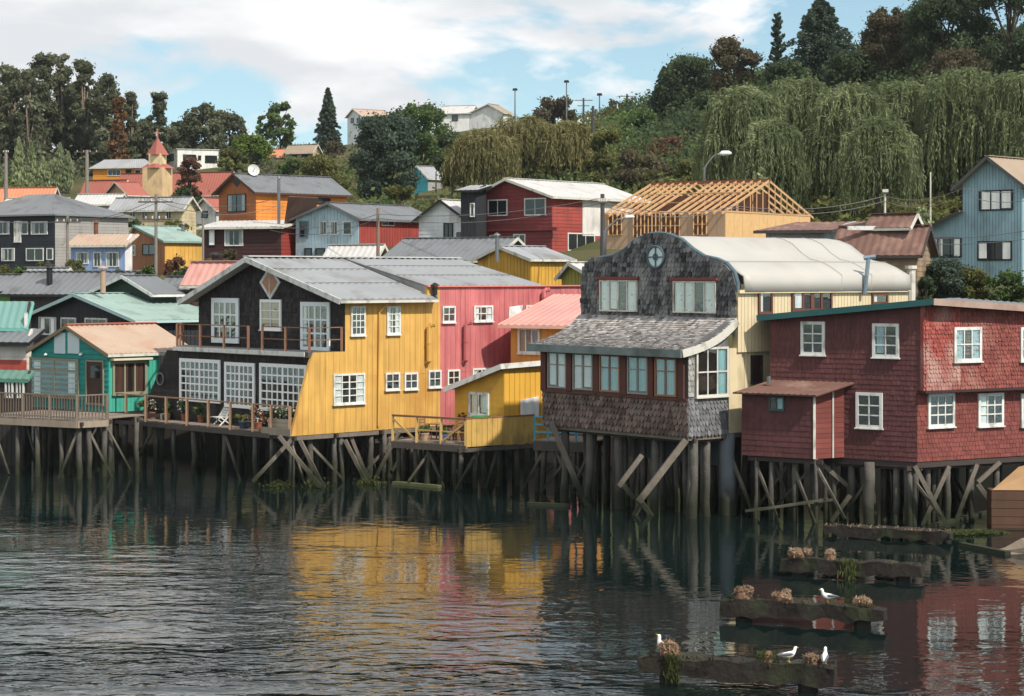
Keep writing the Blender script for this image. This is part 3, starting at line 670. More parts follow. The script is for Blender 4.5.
roof(h, a_, a_+dv, b_+dv, b_, ROOF['tan'], .08, .45, name='wing_roof'); plank(h, a_-Vector((0, 0, .1)), b_-Vector((0, 0, .1)), .05, .2, RTRIM)

# --- houses up the hill
h = house('church', 'cream wooden church with red roof and red pyramid spire on its tower', 226, 300, 18, 118, 236, 216, 190, 172, None, 'R', (206, 190, 150), rf='red', sid=('h', .5), trim=WHITE2, ov=.5,
      win=[('L', x, 195, x+5, 206, 1, 1, WHITE2) for x in (124, 133, 142, 151, 160, 169, 178, 190, 200, 210)])
T0 = at(157.5, 200, 296); k_ = 296/F
def bx(mb, y0, y1, w, c=T0): mb.box((c.x, c.y, HC-((y0+y1)/2-YH)*k_), w, w, (y1-y0)*k_, -.3)
mb = MB(); bx(mb, 168, 200, 22*k_); mb.build('tower', PAINT((206, 174, 128)), h)
mb = MB(); bx(mb, 154, 168, 13*k_); mb.build('belfry', PAINT((216, 196, 150)), h)
def pyr(mb, y0, y1, w0, w1):
    mb.tube([(T0.x, T0.y, HC-(y0-YH)*k_), (T0.x, T0.y, HC-(y1-YH)*k_)], [w0*k_*.71, w1*k_*.71], 4)
mb = MB(); pyr(mb, 168.5, 164, 25, 14); mb.build('skirt_roof', ROOF['red'], h); mb = MB(); pyr(mb, 155, 138, 16, 1); mb.build('spire', ROOF['red'], h)
mb = MB(); mb.beam((T0.x, T0.y, HC-(138.5-YH)*k_), (T0.x, T0.y, HC-(129-YH)*k_), .18); mb.beam((T0.x-.6, T0.y, HC-(133-YH)*k_), (T0.x+.6, T0.y, HC-(133-YH)*k_), .16); mb.build('cross', PAINT((180, 110, 90)), h)
house('orange_villa', 'bright orange house with grey roof beside the church tower', 148, 312, 18, 93, 156, 186, 167, 159, None, 'hip', (222, 138, 40), rf='grey', sid=('h', .4), win=[('L', 108, 169.5, 121, 176, 3, 1, WHITE), ('L', 126, 169.5, 131.5, 176, 1, 1, DARKFR), ('L', 135, 169.5, 141.5, 176, 1, 1, WHITE)])
house('red_roofed_house', 'low house with broad red roof below the orange villa', 120, 286, 22, 82, 130, 204, 194, 180, None, 'R', (160, 120, 96), rf='red', sid=None)
house('tan_gable_house', 'small tan gable between red roofs below the orange villa', 129, 280, 55, 106, 146, 206, 194, 182, None, 'L', (172, 140, 112), rf='red', sid=None, win=[('L', 112, 194, 121, 200, 2, 1, DARKFR)])
house('white_flat_building', 'white flat-roofed building with dark windows behind the church', 177, 340, 64, 167, 219, 170, 149, 148, None, 'flat', (190, 188, 180), (214, 212, 204), 'pale', sid=None, win=[('R', 183, 154.5, 196, 163, 2, 1, DARKFR), ('R', 205, 155.5, 217, 163, 3, 1, DARKFR), ('R', 198, 155.5, 201, 160, 1, 1, DARKFR), ('L', 169, 154, 174, 161, 1, 1, DARKFR)])
house('orange_roofed_longhouse', 'long low house with orange roof at the left edge of the hill', 50, 252, 12, -40, 58, 212, 198, 187.5, None, 'R', (190, 176, 160), rf='orange', sid=None)
house('pale_roofed_shed', 'long shed with pale roof in front of the orange roof', 60, 240, 15, 4, 72, 214, 204, 198, None, 'R', (150, 146, 140), rf='pale', sid=None)
house('white_roofed_store', 'low store with white roof just above the navy house', 116, 246, 15, 76, 126, 212, 202, 194, None, 'R', (176, 170, 160), rf='pale', sid=None)
house('white_hilltop_house', 'white two-storey house on the skyline above the dark tree', 362, 430, 56, 347.5, 391, 144, 115, 109, 354, 'L', (206, 212, 214), (214, 210, 204), 'pinktan', sid=None, win=[('L', 351, 118, 354, 123, 1, 1, DARKFR), ('L', 357, 118, 360, 123, 1, 1, DARKFR), ('R', 368, 118, 374, 124, 2, 1, DARKFR), ('R', 380, 119, 386, 124, 2, 1, DARKFR)])
house('white_hilltop_bungalow', 'white gabled bungalow on the skyline with long low wing', 503, 420, 30, 468, 512, 136, 112, 104, 489, 'L', (206, 206, 204), rf='tan', sid=None)
house('white_hilltop_longhouse', 'long white house on the skyline left of the gabled bungalow', 470, 424, 16, 440, 478, 136, 112, 105.5, None, 'R', (214, 214, 212), rf='pale', sid=None, win=[('L', 452, 115, 458, 121, 1, 1, DARKFR)])
house('grey_hill_cottage', 'white cottage with pale roof half hidden above the golden willow', 588, 380, 30, 556, 598, 136, 124, 117, None, 'R', (206, 204, 200), rf='pale', sid=None)
house('tan_hillside_house', 'tan house with brown roof among bushes below the conifer', 312, 382, 24, 286, 320, 162, 151, 144.5, None, 'R', (170, 150, 124), rf='tan', sid=None, win=[('L', 292, 153, 297, 157, 1, 1, DARKFR), ('L', 302, 153, 308, 157, 1, 1, DARKFR)])
house('orange_hillside_hut', 'small hut with orange roof among the hillside bushes', 282, 386, 20, 266, 288, 162, 155, 149, None, 'R', (186, 150, 120), rf='orange', sid=None)
house('teal_hillside_cottage', 'bright teal cottage with grey roof among dark trees', 428, 262, 46, 407, 442, 194, 177, 166, 418, 'L', (54, 160, 172), (150, 150, 146), 'grey', sid=('h', .4), ov=.3)
h = house('pink_roofed_shed', 'low shed with faded pink roof and a dark chimney behind the long grey roof', 232, 119, 26, 190, 246, 310, 277, 262, None, 'R', (120, 84, 80), rf='pink', trim=WHITE2, sid=None)
stovepipe(h, at(215, 268, 121), .7, .2, BLACKM)
house('green_walled_shed', 'low shed with dark green wall and grey roof below the brown and yellow house', 205, 134, 22, 166, 216, 320, 285, 277, None, 'R', (52, 72, 56), rf='dgrey', trim=DARKFR, sid=('v', .3))
house('rust_roofed_outhouse', 'small outhouse with rusty roof between the grey roofs and the blue house', 122, 140, 24, 92, 134, 310, 281, 273, None, 'R', (120, 108, 96), rf='rust', trim=WHITE2, sid=None)
house('grey_roofed_outhouse', 'small grey-roofed outhouse below the navy house', 60, 146, 20, 28, 70, 300, 276, 268, None, 'R', (150, 140, 128), rf='grey', trim=WHITE2, sid=None)
house('cream_street_house', 'cream house front with dark windows below the church', 182, 216, 22, 112, 196, 236, 207, 197, None, 'R', (196, 178, 140), rf='grey', trim=WHITE2, sid=('h', .4), win=[('L', x, 210, x+6, 219, 2, 1, WHITE2) for x in (118, 130, 142, 154, 166)])
house('white_gabled_house', 'white gabled house between the reddish tree and the orange house', 216, 235, 40, 196, 232, 230, 208, 198, None, 'L', (206, 204, 198), rf='red', trim=WHITE2, sid=None, win=[('L', 202, 211, 208, 218, 1, 1, DARKFR)])

# ------------------------------------------------------------------ the stilt houses on the water
def deck_planks(th, P0, P1, V, z, mat, w=0.16, thick=0.05, name='deck_boards'):
    """floor boards laid from edge P0-P1 back along V"""
    P0, P1, V = Vector((*P0, z)), Vector((*P1, z)), Vector((*V, 0)); L = (P1-P0).length; n = int(L/w); mb = MB()
    for i in range(n):
        a, b = P0.lerp(P1, (i+.03)/n), P0.lerp(P1, (i+.97)/n); e = random.uniform(-.03, .03); q = V.normalized()*e
        dz = Vector((0, 0, thick)); mb.prism([a-q, b-q, b+V, a+V], [a-q-dz, b-q-dz, b+V-dz, a+V-dz])
    return mb.build(name, mat, th, kind='stuff')
def stilts(th, W, us, backs, top, r=0.13, skip=0.0, cross=0.35, bot=-1.2):
    """rows of piles under a wall, with bearers and raking braces; every pile is a part"""
    for j, b in enumerate(backs):
        pts = []
        for u in us:
            if j and random.random() < skip: continue
            p = W.p(u+random.uniform(-.25, .25) if j else u+random.uniform(-.1, .1), 0, -b-random.uniform(0, .2)); pts.append(p)
            pile(th, p.x, p.y, top, r*random.uniform(.85, 1.15), bot)
            if random.random() < cross:
                s = random.choice((-1, 1)); q = W.p(u+s*random.uniform(.9, 1.7), 0, -b+.12)
                brace(th, (p.x, p.y, top-random.uniform(.1, .5)), (q.x, q.y, random.uniform(-.3, .5)), random.uniform(.07, .10))
        a, e = W.p(min(us)-.3, top-.12, -b), W.p(max(us)+.3, top-.12, -b)
        plank(th, a, e, .14, .18, M('dark_floor_timber', (66, 56, 52)), 'bearer')

# ---------- turquoise house with its deck (left)
TQ = M('shaded_turquoise_paint', (24, 134, 124), rough=.65, var=.12, streak=.08, island=.1, dirt=(20, 100, 96), amt=.3)
TQ2 = M('lit_turquoise_paint', (58, 162, 138), rough=.65, var=.1, dirt=(30, 130, 112), amt=.3)  # same turquoise, darkened for the shaded front and lightened for the lit side
C = at(109, YH, 103.2); th = Thing('turquoise_stilt_house', 'turquoise gabled stilt house with tan roof and large front window', 'stilt house', (C.x, C.y, 2.7))
PL, PR = LW((C.x, C.y), 42), RW((C.x, C.y), 46)
zd = HC-(419-YH)*97/F
ul, ur = PL.u(32), PR.u(159); zb = zd-.1; ze = PR.z(108, 353); zl = ze; xa = PL.u(69); za = PL.z(69, 326)
pl = [(ul, zb), (0, zb), (0, ze), (xa, za), (ul, zl)]; pr = [(0, zb), (ur, zb), (ur, ze), (0, ze)]
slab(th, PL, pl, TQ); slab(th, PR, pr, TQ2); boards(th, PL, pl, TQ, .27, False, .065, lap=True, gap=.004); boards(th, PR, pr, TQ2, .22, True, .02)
def Q1(u, v, z): return Vector((C.x+PL.dx*u+PR.dx*v, C.y+PL.dy*u+PR.dy*v, z))
s1 = (za-ze)/abs(xa); s2 = (za-zl)/abs(ul-xa); ov = .22; UR = PR.u(196)
D_, C_ = Q1(xa, -ov, za+.05), Q1(xa, UR, za+.05); A_, B_ = Q1(ov, -ov, ze-s1*ov+.05), Q1(ov, UR, ze-s1*ov+.05); A2, B2 = Q1(ul-ov, -ov, zl-s2*ov+.05), Q1(ul-ov, UR, zl-s2*ov+.05)
roof(th, A_, B_, C_, D_, ROOF['pinktan'], .06, .3, .022); roof(th, B2, A2, D_, C_, ROOF['pinktan'], .06, .3, .022)
for p_, q_ in ((A_, D_), (A2, D_)): plank(th, p_-Vector((0, 0, .1)), q_-Vector((0, 0, .1)), .05, .18, M('brown_barge_board', (128, 110, 84)))
plank(th, A_-Vector((0, 0, .1)), B_-Vector((0, 0, .1)), .06, .14, WHITE2, 'gutter')
plank(th, D_+Vector((0, 0, .05)), C_+Vector((0, 0, .05)), .3, .06, M('red_ridge', (172, 92, 70)), 'ridge_cap')
FRW = M('bleached_window_timber', (136, 132, 108), var=.15)
window(th, PL, (31, 358, 80, 397), 2, 2, FRW, fw=.14, mw=.1, transom=.28, out=.04, curtain=[(.05, .2), (.8, .95)])
for x in ((55.5, 332.5, 66.5, 353.5), (69, 332.5, 80.5, 353.5)):
    u0, u1, z0, z1 = rect_on(PL, *x); slab(th, PL, [(u0, z0), (u1, z0), (u1, z1), (u0, z1)], M('pale_blue_shutter', (196, 212, 214), var=.05), 'shutter', .045, .09)
u0, u1, z0, z1 = rect_on(PL, 87, 360, 105, 400)
dd = window(th, PL, (87, 360, 105, 405), 1, 1, FRW, simple=True, gm=M('dark_door_wood', (72, 52, 46), var=.2), name='door', out=.04, sill=False, fw=.1)
u0, u1, z0, z1 = rect_on(PL, 92, 366, 101, 378); g_ = MB(); g_.prism([PL.p(u0, z0, .09), PL.p(u1, z0, .09), PL.p(u1, z1, .09), PL.p(u0, z1, .09)], [PL.p(u0, z0, .07), PL.p(u1, z0, .07), PL.p(u1, z1, .07), PL.p(u0, z1, .07)]); g_.build('pane', DARKGLASS, th, dd)
window(th, PR, (112, 361, 146, 394), 3, 1, FRW, fw=.12, mw=.09, out=.03, curtain=(M('dark_red_curtain', (96, 62, 52), island=.3), [(.05, .45), (.6, .95)]))
plank(th, PR.p(PR.u(110), PR.z(128, 359), .2), PR.p(PR.u(149), PR.z(128, 359), .2), .35, .1, M('cream_awning', (206, 196, 168)), 'awning')
for x in (48, 83):
    p = PL.p(PL.u(x), PL.z(x, 355), .12); mb = MB(); mb.tube([p+Vector((0, 0, .12)), p], [.05, .13], 8); mb.build('wall_lamp', WHITE, th)
# deck in front
E = at(77, YH, 95.8); DL, DR = LW((E.x, E.y), 30), RW((E.x, E.y), 48)
v_ = Vector((-DL.nx, -DL.ny))*5.0; dl = DL.u(-30)
deck_planks(th, DL.p(dl, 0).to_2d(), DL.p(0, 0).to_2d(), v_, zd, DECKW)
e2 = DR.u(108); q2 = DR.p(e2, 0); deck_planks(th, DR.p(0.02, 0).to_2d(), q2.to_2d(), Vector((-DR.nx, -DR.ny))*3.0, zd-.003, DECKW)
plank(th, DL.p(dl, zd-.2, .03), DL.p(0, zd-.2, .03), .06, .3, M('bleached_fascia', (150, 134, 116), streak=.2), 'rim_board'); plank(th, DR.p(0.0, zd-.2, .03), DR.p(e2, zd-.2, .03), .06, .3, M('bleached_fascia', (150, 134, 116)), 'rim_board')
railing(th, [DL.p(dl, zd, -.05), DL.p(-.05, zd, -.05), DR.p(e2, zd, -.05)], 1.2, .11, 1.9, DECKW, (.12, 1.0), balus=.17, bm=M('brown_baluster_wood', (104, 88, 76), island=.2))
stilts(th, DL, [DL.u(x) for x in (-12, 14, 36, 56, 76)], (0.15, 2.2, 4.2, 6.5), zd-.05, .12, cross=.45)
stilts(th, DR, [DR.u(x) for x in (92, 107)], (0.25, 2.0), zd-.05, .12, cross=.5)

# ---------- black and yellow house with the pink side wall
YEL = M('yellow_sheet_paint', (204, 156, 74), rough=.65, var=.16, scale=.9, streak=.32, island=.05, dirt=(184, 128, 56), amt=.5, dscale=.7)
PNK = M('pink_sheet_paint', (190, 104, 104), rough=.65, var=.18, scale=.9, streak=.34, island=.05, dirt=(164, 76, 82), amt=.5, dscale=.7)
BLK = M('tarred_shingle', (50, 46, 46), rough=.9, var=.35, scale=1.5, island=.4, dirt=(76, 68, 64), amt=.35, dscale=2)
C = at(345, YH, 95); th = Thing('black_and_yellow_stilt_house', 'large stilt house with black gable front, yellow and pink side walls and grey roof', 'stilt house', (C.x, C.y, 2.4))
S = RW((C.x, C.y), 46); U = LW((C.x, C.y), 46)
uLow, uDk, uBk = S.u(313), S.u(291), S.u(583)
Lw = LW(S.p(uLow, 0).to_2d(), 46); Dk = LW(S.p(uDk, 0).to_2d(), 46)
zd = S.z(291, 434); zbal = S.z(330, 352); ze = S.z(347, 298.5); ztall = S.z(428, 287); ut = S.u(427); uy = S.u(440)
yp1 = [(uDk, zd-.1), (uLow+.9, zd-.1), (uLow+.9, zbal), (uLow, zbal), (uLow-.25, zbal-.6)]
yp2 = [(uLow+.9, zd-.1), (ut, zd-.1), (ut, ze), (0, ze), (0, zbal), (uLow+.9, zbal)]
for poly, m in ((yp1, YEL), ([(uLow+.9, zd-.1), (0, zd-.1), (0, zbal), (uLow+.9, zbal)], YEL), ([(0, zd-.1), (ut, zd-.1), (ut, ze), (0, ze)], YEL), ([(ut, zd-.1), (uy, zd-.1), (uy, ztall), (ut, ztall)], YEL), ([(uy, zd-.1), (uBk, zd-.1), (uBk, ztall), (uy, ztall)], PNK)):
    slab(th, S, poly, m); boards(th, S, poly, m, .34, True, .016, gap=.014, jit=.006)
# sheet lap line across the wall
zlap = S.z(400, 374)
plank(th, S.p(.3, zlap, .02), S.p(uy, zlap, .02), .02, .02, YEL, 'lap_joint'); plank(th, S.p(uy, zlap, .02), S.p(uBk-.2, zlap, .02), .02, .02, PNK, 'lap_joint')
plank(th, S.p(ut-.05, ztall+.03, .0), S.p(uBk, ztall+.03, .0), .3, .06, M('pink_coping', (214, 120, 110)), 'coping')
# black gable (upper floor)
uW = U.u(199); xa = U.u(257); za = U.z(257, 259.5)
ug = [(uW, zbal-.1), (0, zbal-.1), (0, ze), (xa, za), (uW, ze+.05)]
slab(th, U, ug, BLK); shingles(th, U, ug, BLK, .22, .24, chamfer=.08)
# roof
def Q2(u, v, z): return Vector((C.x+U.dx*u+S.dx*v, C.y+U.dy*u+S.dy*v, z))
ov, fo = .5, .7; s1 = (za-ze)/abs(xa); s2 = (za-ze)/abs(uW-xa)
uB2 = S.u(548)
D_, C_ = Q2(xa, -fo, za+.12), Q2(xa, uB2, za+.12)
A_, B_ = Q2(ov, -fo, ze-s1*ov+.12), Q2(ov, ut+.3, ze-s1*ov+.12)
A2, B2 = Q2(uW-.85, -fo, ze-s2*.85+.12), Q2(uW-.85, uB2, ze-s2*.85+.12)
GR = M('long_grey_roof_sheet', (136, 139, 141), rough=.45, var=.12, scale=.5, dirt=(104, 98, 94), amt=.4, dscale=.5, spec=.5)
Cm = Q2(xa, ut+.3, za+.12)
roof(th, A_, B_, Cm, D_, GR, .08, .42, .034); roof(th, B2, A2, D_, C_, GR, .08, .42, .034)
M1, M2 = Q2(-.25, ut+.3, ztall+.06), Q2(-.25, uB2, ztall+.06)
roof(th, M1, M2, C_, Cm, GR, .08, .42, .034)
mb = MB(); t_ = Vector((S.dx, S.dy, 0))*.06; tri = [B_, M1+Vector((.3, -.3, -.6))*0+(M1-Cm)*.02, Cm, B_.lerp(Cm, .02)]; tri = [B_, M1, Cm]; mb.prism(tri, [p_+t_ for p_ in tri]); mb.build('roof_cheek', GR, th)
for t in (.36, .7): # lap rows of the roof sheets
    plank(th, A_.lerp(D_, t)+Vector((0, 0, .035)), B_.lerp(Cm, t)+Vector((0, 0, .035)), .05, .02, M('roof_lap', (96, 94, 94)), 'sheet_lap')
    plank(th, M1.lerp(Cm, t)+Vector((0, 0, .035)), M2.lerp(C_, t)+Vector((0, 0, .035)), .05, .02, M('roof_lap', (96, 94, 94)), 'sheet_lap')
plank(th, D_+Vector((0, 0, .05)), C_+Vector((0, 0, .05)), .5, .06, ROOF['pale'], 'ridge_cap')
nU = Vector((U.nx, U.ny, 0))
for p_, q_ in ((A_, D_), (A2, D_)):
    plank(th, p_-Vector((0, 0, .12))+nU*.02, q_-Vector((0, 0, .12))+nU*.02, .05, .26, WHITE)
# pale boarded soffit under the front overhang
SOF = M('pale_soffit', (196, 196, 190), var=.06)
for p_, q_ in ((A_, D_), (A2, D_)):
    mb = MB(); a, b = p_-Vector((0, 0, .2)), q_-Vector((0, 0, .2)); w = -nU*(fo-.04); t = Vector((0, 0, .03)); mb.prism([a, b, b+w, a+w], [a+t, b+t, b+w+t, a+w+t]); mb.build('soffit', SOF, th)
plank(th, A_-Vector((0, 0, .14)), B_-Vector((0, 0, .14)), .1, .12, WHITE2, 'gutter')
mb = MB(); mb.tube([S.p(S.u(382), ze-.25, .4), S.p(S.u(378), ze-.7, .1), S.p(S.u(377), zd+.1, .1)], .05, 8); mb.build('downpipe', YEL, th)
# diamond window
uc, zc = U.uz(271.5, 282.5)
def dia(r, o): return [U.p(uc+x*r*1.0, zc+z*r, o) for x, z in ((0, -1), (1, 0), (0, 1), (-1, 0))]
mb = MB(); mb.prism(dia(.85, .11), dia(.85, .03)); f = mb.build('diamond_window', WHITE, th); mb = MB(); mb.prism(dia(.62, .125), dia(.62, .112)); mb.build('pane', M('orange_curtain_glass', (176, 120, 84), rough=.3), th, f)
mb = MB(); a, b = U.p(uc, zc-.65, .13), U.p(uc, zc+.65, .13); mb.beam(a, b, .06); mb.build('muntin', WHITE, th, f)
LD = M('pale_grey_door_paint', (228, 234, 234), var=.04)
window(th, U, (213, 298, 240, 343), 4, 3, LD, fw=.24, mw=.09, name='balcony_door', out=.04, sill=False)
window(th, U, (261.5, 299.5, 282.5, 330), 2, 3, LIT_WHITE, fw=.14, out=.04, curtain=(M('peach_curtain', (190, 140, 112), island=.1), [(0, 1)]))
window(th, U, (302, 302, 331, 351), 4, 3, LD, fw=.2, mw=.08, name='balcony_door', out=.04, sill=False, curtain=[(.0, .12)])
# lower floor, set forward, with its row of white glazed doors
uLl = Lw.u(180)
lg = [(uLl, zd-.1), (-.06, zd-.1), (-.06, zbal-.25), (uLl, zbal-.25)]
slab(th, Lw, lg, BLK); shingles(th, Lw, lg, BLK, .22, .24, chamfer=.08)
wing = [(Lw.u(140), zd-.1), (uLl, zd-.1), (uLl, zbal-.25), (Lw.u(167), zbal-.2)]
slab(th, Lw, wing, BLK, o0=-.2, o1=-.02); boards(th, Lw.shifted(-.02), wing, BLK, .24, False, .03, lap=True)
p = Lw.p(Lw.u(161.5), Lw.z(161.5, 379), .08); mb = MB()
mb.tube([p+Vector((Lw.dx*math.cos(t*math.pi/8)*.3, Lw.dy*math.cos(t*math.pi/8)*.3, math.sin(t*math.pi/8)*.3)) for t in range(17)], .05, 6); mb.build('porthole_ring', M('grey_rubber', (110, 106, 102)), th)
for b_, nx in (((181, 359, 221.5, 402), 8), ((226, 362.5, 256, 408), 6), ((261, 364, 308, 412), 8)):
    window(th, Lw, b_, nx, 5, LIT_WHITE, fw=.17, mw=.075, name='glazed_door' if nx == 6 else 'window', out=.04, sill=False, curtain=(M('faded_drape', (120, 108, 104), island=.3), [(.1, .2), (.8, .9)]))
# balcony
zf = zbal
mb = MB(); a, b, c, d = Lw.p(uLl-.2, zf, .25), Lw.p(-.05, zf, .25), U.p(0, zf, .02), U.p(U.u(186), zf, .02); t = Vector((0, 0, .2)); mb.prism([a, b, c, d], [a-t, b-t, c-t, d-t]); mb.build('balcony_floor', M('balcony_felt', (78, 82, 82), var=.2), th)
plank(th, Lw.p(uLl-.2, zf-.09, .28), Lw.p(-.3, zf-.09, .28), .05, .2, WHITE, 'balcony_edge')
railing(th, [Lw.p(uLl-.1, zf, .1), Lw.p(Lw.u(250), zf, .1)], 1.15, .12, 1.9, RAILW, (.5, 1.0), rw=.06)
railing(th, [Lw.p(Lw.u(264), zf, .1), Lw.p(-.15, zf, .1), S.p(-.1, zf, -.12)], 1.15, .12, 1.8, RAILW, (.5, 1.0), rw=.06)
railing(th, [Lw.p(uLl-.1, zf, .1), U.p(U.u(188), zf, .3)], 1.15, .1, 1.5, RAILW, (.5, 1.0), rw=.06)
# windows of the side wall
for b_, nx, ny in (((350, 306, 364.5, 335.5), 3, 4), ((386, 306, 399.5, 334.5), 3, 4), ((332.5, 373.5, 364, 404), 4, 4), ((384.5, 372.5, 399, 390), 2, 2), ((403.5, 372.5, 417, 389.5), 2, 2), ((427.5, 370, 440.3, 387.5), 2, 2), ((441.5, 306, 454.5, 322.5), 2, 2), ((473, 305.5, 492, 321.5), 3, 2), ((446.5, 369.5, 459, 385.5), 2, 2), ((471.5, 368, 490, 376), 4, 1), ((525, 305, 536, 312), 2, 1)):
    window(th, S, b_, nx, ny, WHITE, fw=.09, mw=.045, out=.025, curtain=random.choice((None, None, [(0, .25), (.75, 1)])))
mb = MB(); q = [S.p(S.u(508), S.z(513, 318), .03), S.p(S.u(517), S.z(513, 316), .3), S.p(S.u(519), S.z(513, 305), .25), S.p(S.u(508.5), S.z(513, 307), .03)]; mb.prism(q, [x+Vector((S.nx, S.ny, 0))*.04 for x in q]); mb.build('open_casement', WHITE, th)
for x0, y0, y1 in ((426, 327, 361), (463, 325, 360), (541, 292, 304)):
    a, b = S.p(S.u(x0), S.z(x0, y1), .22), S.p(S.u(x0), S.z(x0, y0), .22); mb = MB(); mb.tube([a+Vector((-S.nx*.2, -S.ny*.2, -.1)), a, b, b+Vector((.12, 0, .12)), b+Vector((.3, 0, .12))], .13, 8)
    mb.tube([a.lerp(b, .5)+Vector((0, 0, .02)), a.lerp(b, .5)+Vector((0, 0, .1))], .15, 8); mb.build('flue_pipe', YEL if x0 < 440 else PNK, th)
p = A_.lerp(B_, .96); stovepipe(th, p+Vector((.0, .4, 0)), .5, .12, BLACKM)
# deck with its railing and piles
ul_ = Dk.u(106); vb = Vector((-Dk.nx, -Dk.ny))*(uLow-uDk+.3)
deck_planks(th, Dk.p(ul_, 0).to_2d(), Dk.p(0, 0).to_2d(), vb, zd, DECKW)
plank(th, Dk.p(ul_, zd-.18, .03), Dk.p(-1.6, zd-.18, .03), .06, .22, M('dark_rim_wood', (84, 76, 70), streak=.2), 'rim_board')
slab(th, Dk, [(Dk.u(262), zd-.12), (0, zd-.12), (0, zd+.22), (Dk.u(262), zd+.22)], M('bleached_fascia', (150, 134, 116)), 'rim_board', .0, .05)
railing(th, [Dk.p(ul_, zd, -.05), Dk.p(Dk.u(252), zd, -.05), Dk.p(-.15, zd, -.05)], 1.25, .13, 1.9, M('tan_rail_wood', (150, 116, 88), island=.25), (1.0,), rw=.08)
stilts(th, Dk, [Dk.u(x) for x in (112, 132, 152, 170, 191, 222, 253, 270, 290)], (0.1, 2.6, 5.4, 8.2), zd-.08, .12, skip=.1, cross=.35)
Sp = S.shifted(-.15)
stilts(th, Sp, [Sp.u(x) for x in (311, 342, 372, 392, 420, 450, 480)], (0.0, 2.6, 5.4), zd-.12, .12, skip=.1, cross=.35)
for (x0, y0), (x1, y1) in (((279, 436), (320, 486)), ((291, 440), (256, 478)), ((371, 487), (397, 436)), ((370, 484), (352, 440)), ((345, 440), (366, 482)), ((300, 440), (322, 484))):
    yy = Sp.Y(x0)-.4; brace(th, at(x0, y0, yy), at(x1, y1, yy-.3), .13)
plank(th, S.p(uDk, zd-.2, -.1), S.p(S.u(440), zd-.2, -.1), .18, .24, BRACE, 'sill_beam')

# ---------- yellow annex with its deck, and the orange upper house behind
AY = M('annex_yellow_paint', (214, 160, 52), rough=.65, var=.1, streak=.1, island=.05, dirt=(180, 134, 56), amt=.4)
C = at(504, YH, 93.5); th = Thing('yellow_annex_house', 'small yellow house with white-edged lean-to roof behind a yellow parapet deck', 'stilt house', (C.x, C.y, 2))
PL, PR = LW((C.x, C.y), 40), RW((C.x, C.y), 50)
zb = PL.z(504, 447); zc = PL.z(504, 367)
pl = [(PL.u(455), zb), (0, zb), (0, zc), (PL.u(455), PL.z(455, 386))]; pr = [(0, zb), (PR.u(552), zb), (PR.u(552), PR.z(545, 363)), (0, zc)]
slab(th, PL, pl, AY); boards(th, PL, pl, AY, .3, False, .02, gap=.01); slab(th, PR, pr, AY); boards(th, PR, pr, AY, .32, True, .025, gap=.03)
e0, e1, e2 = PL.p(PL.u(449), PL.z(449, 388), .4), PL.p(.15, zc+.12, .4), PR.p(PR.u(556), PR.z(545, 362)+.1, .35)
bk = Vector((PR.dx, PR.dy, 0))*5.5
roof(th, e0, e1, e1+bk, e0+bk, ROOF['pale'], .08, .4, .015)
plank(th, e0-Vector((0, 0, .08)), e1-Vector((0, 0, .08)), .05, .24, WHITE); plank(th, e1-Vector((0, 0, .08)), e2-Vector((0, 0, .08)), .05, .24, WHITE)
window(th, PL, (469.5, 392, 489.5, 416), 2, 1, WHITE, fw=.13, mw=.08, curtain=[(.05, .4), (.6, .95)], out=.02)
mb = MB(); p = PR.p(PR.u(543), PR.z(543, 381), .1); mb.tube([p-Vector((0, 0, .25)), p+Vector((0, 0, .2)), p+Vector((.25, -.2, .2))], .1, 8); mb.build('flue_pipe', RUSTPIPE, th)
# deck
E = at(466, YH, 91.2); DL, DR = LW((E.x, E.y), 36), RW((E.x, E.y), 52); zdk = DL.z(466, 446)
dl, dr = DL.u(392), DR.u(534)
deck_planks(th, DL.p(dl, 0).to_2d(), DL.p(0, 0).to_2d(), Vector((-DL.nx, -DL.ny))*6.0, zdk+.05, DECKW)
plank(th, DL.p(dl, zdk-.14, .03), DL.p(0, zdk-.14, .03), .06, .3, M('dark_rim_wood', (84, 76, 70)), 'rim_board'); plank(th, DR.p(0, zdk-.2, .0), DR.p(dr, zdk-.2, 0), .06, .18, M('dark_rim_wood', (84, 76, 70)), 'rim_board')
YR = M('pale_yellow_rail_wood', (186, 150, 88), island=.2)
railing(th, [DL.p(dl, zdk, -.06), DL.p(-.05, zdk, -.06)], 1.2, .13, 1.25, YR, (.5, 1.0), rw=.08)
for k in (0, 2): # diagonal bracing of the railing
    a, b = dl+(0-dl)*k/3.0, dl+(0-dl)*(k+1)/3.0; z0, z1 = (1.1, .1) if k == 0 else (.1, 1.1)
    plank(th, DL.p(a, zdk+z0, -.02), DL.p(b, zdk+z1, -.02), .05, .09, YR, 'diagonal_rail')
plank(th, DL.p(dl, zdk+1.24, -.06), DL.p(0, zdk+1.24, -.06), .16, .05, M('red_brown_rail_wood'), 'handrail')
par = [(0, zdk-.05), (dr, zdk-.05), (dr, zdk+1.22), (0, zdk+1.22)]
PAR = M('parapet_yellow', (196, 156, 78), rough=.75, var=.12, streak=.15, island=.1, dirt=(140, 112, 64), amt=.45, dscale=1.4)
slab(th, DR, par, PAR, 'parapet', -.06, 0)
k = 0.0
while k < dr-.02: # parapet boards, one by one
    e = min(k+.3, dr); slab(th, DR, [(k+.01, par[0][1]), (e-.01, par[0][1]), (e-.01, par[2][1]), (k+.01, par[2][1])], PAR, 'parapet_board', .002, .025+random.uniform(0, .008)); k += .3
plank(th, DR.p(-.05, zdk+1.25, -.02), DR.p(dr, zdk+1.25, -.02), .14, .05, M('red_brown_rail_wood'), 'handrail')
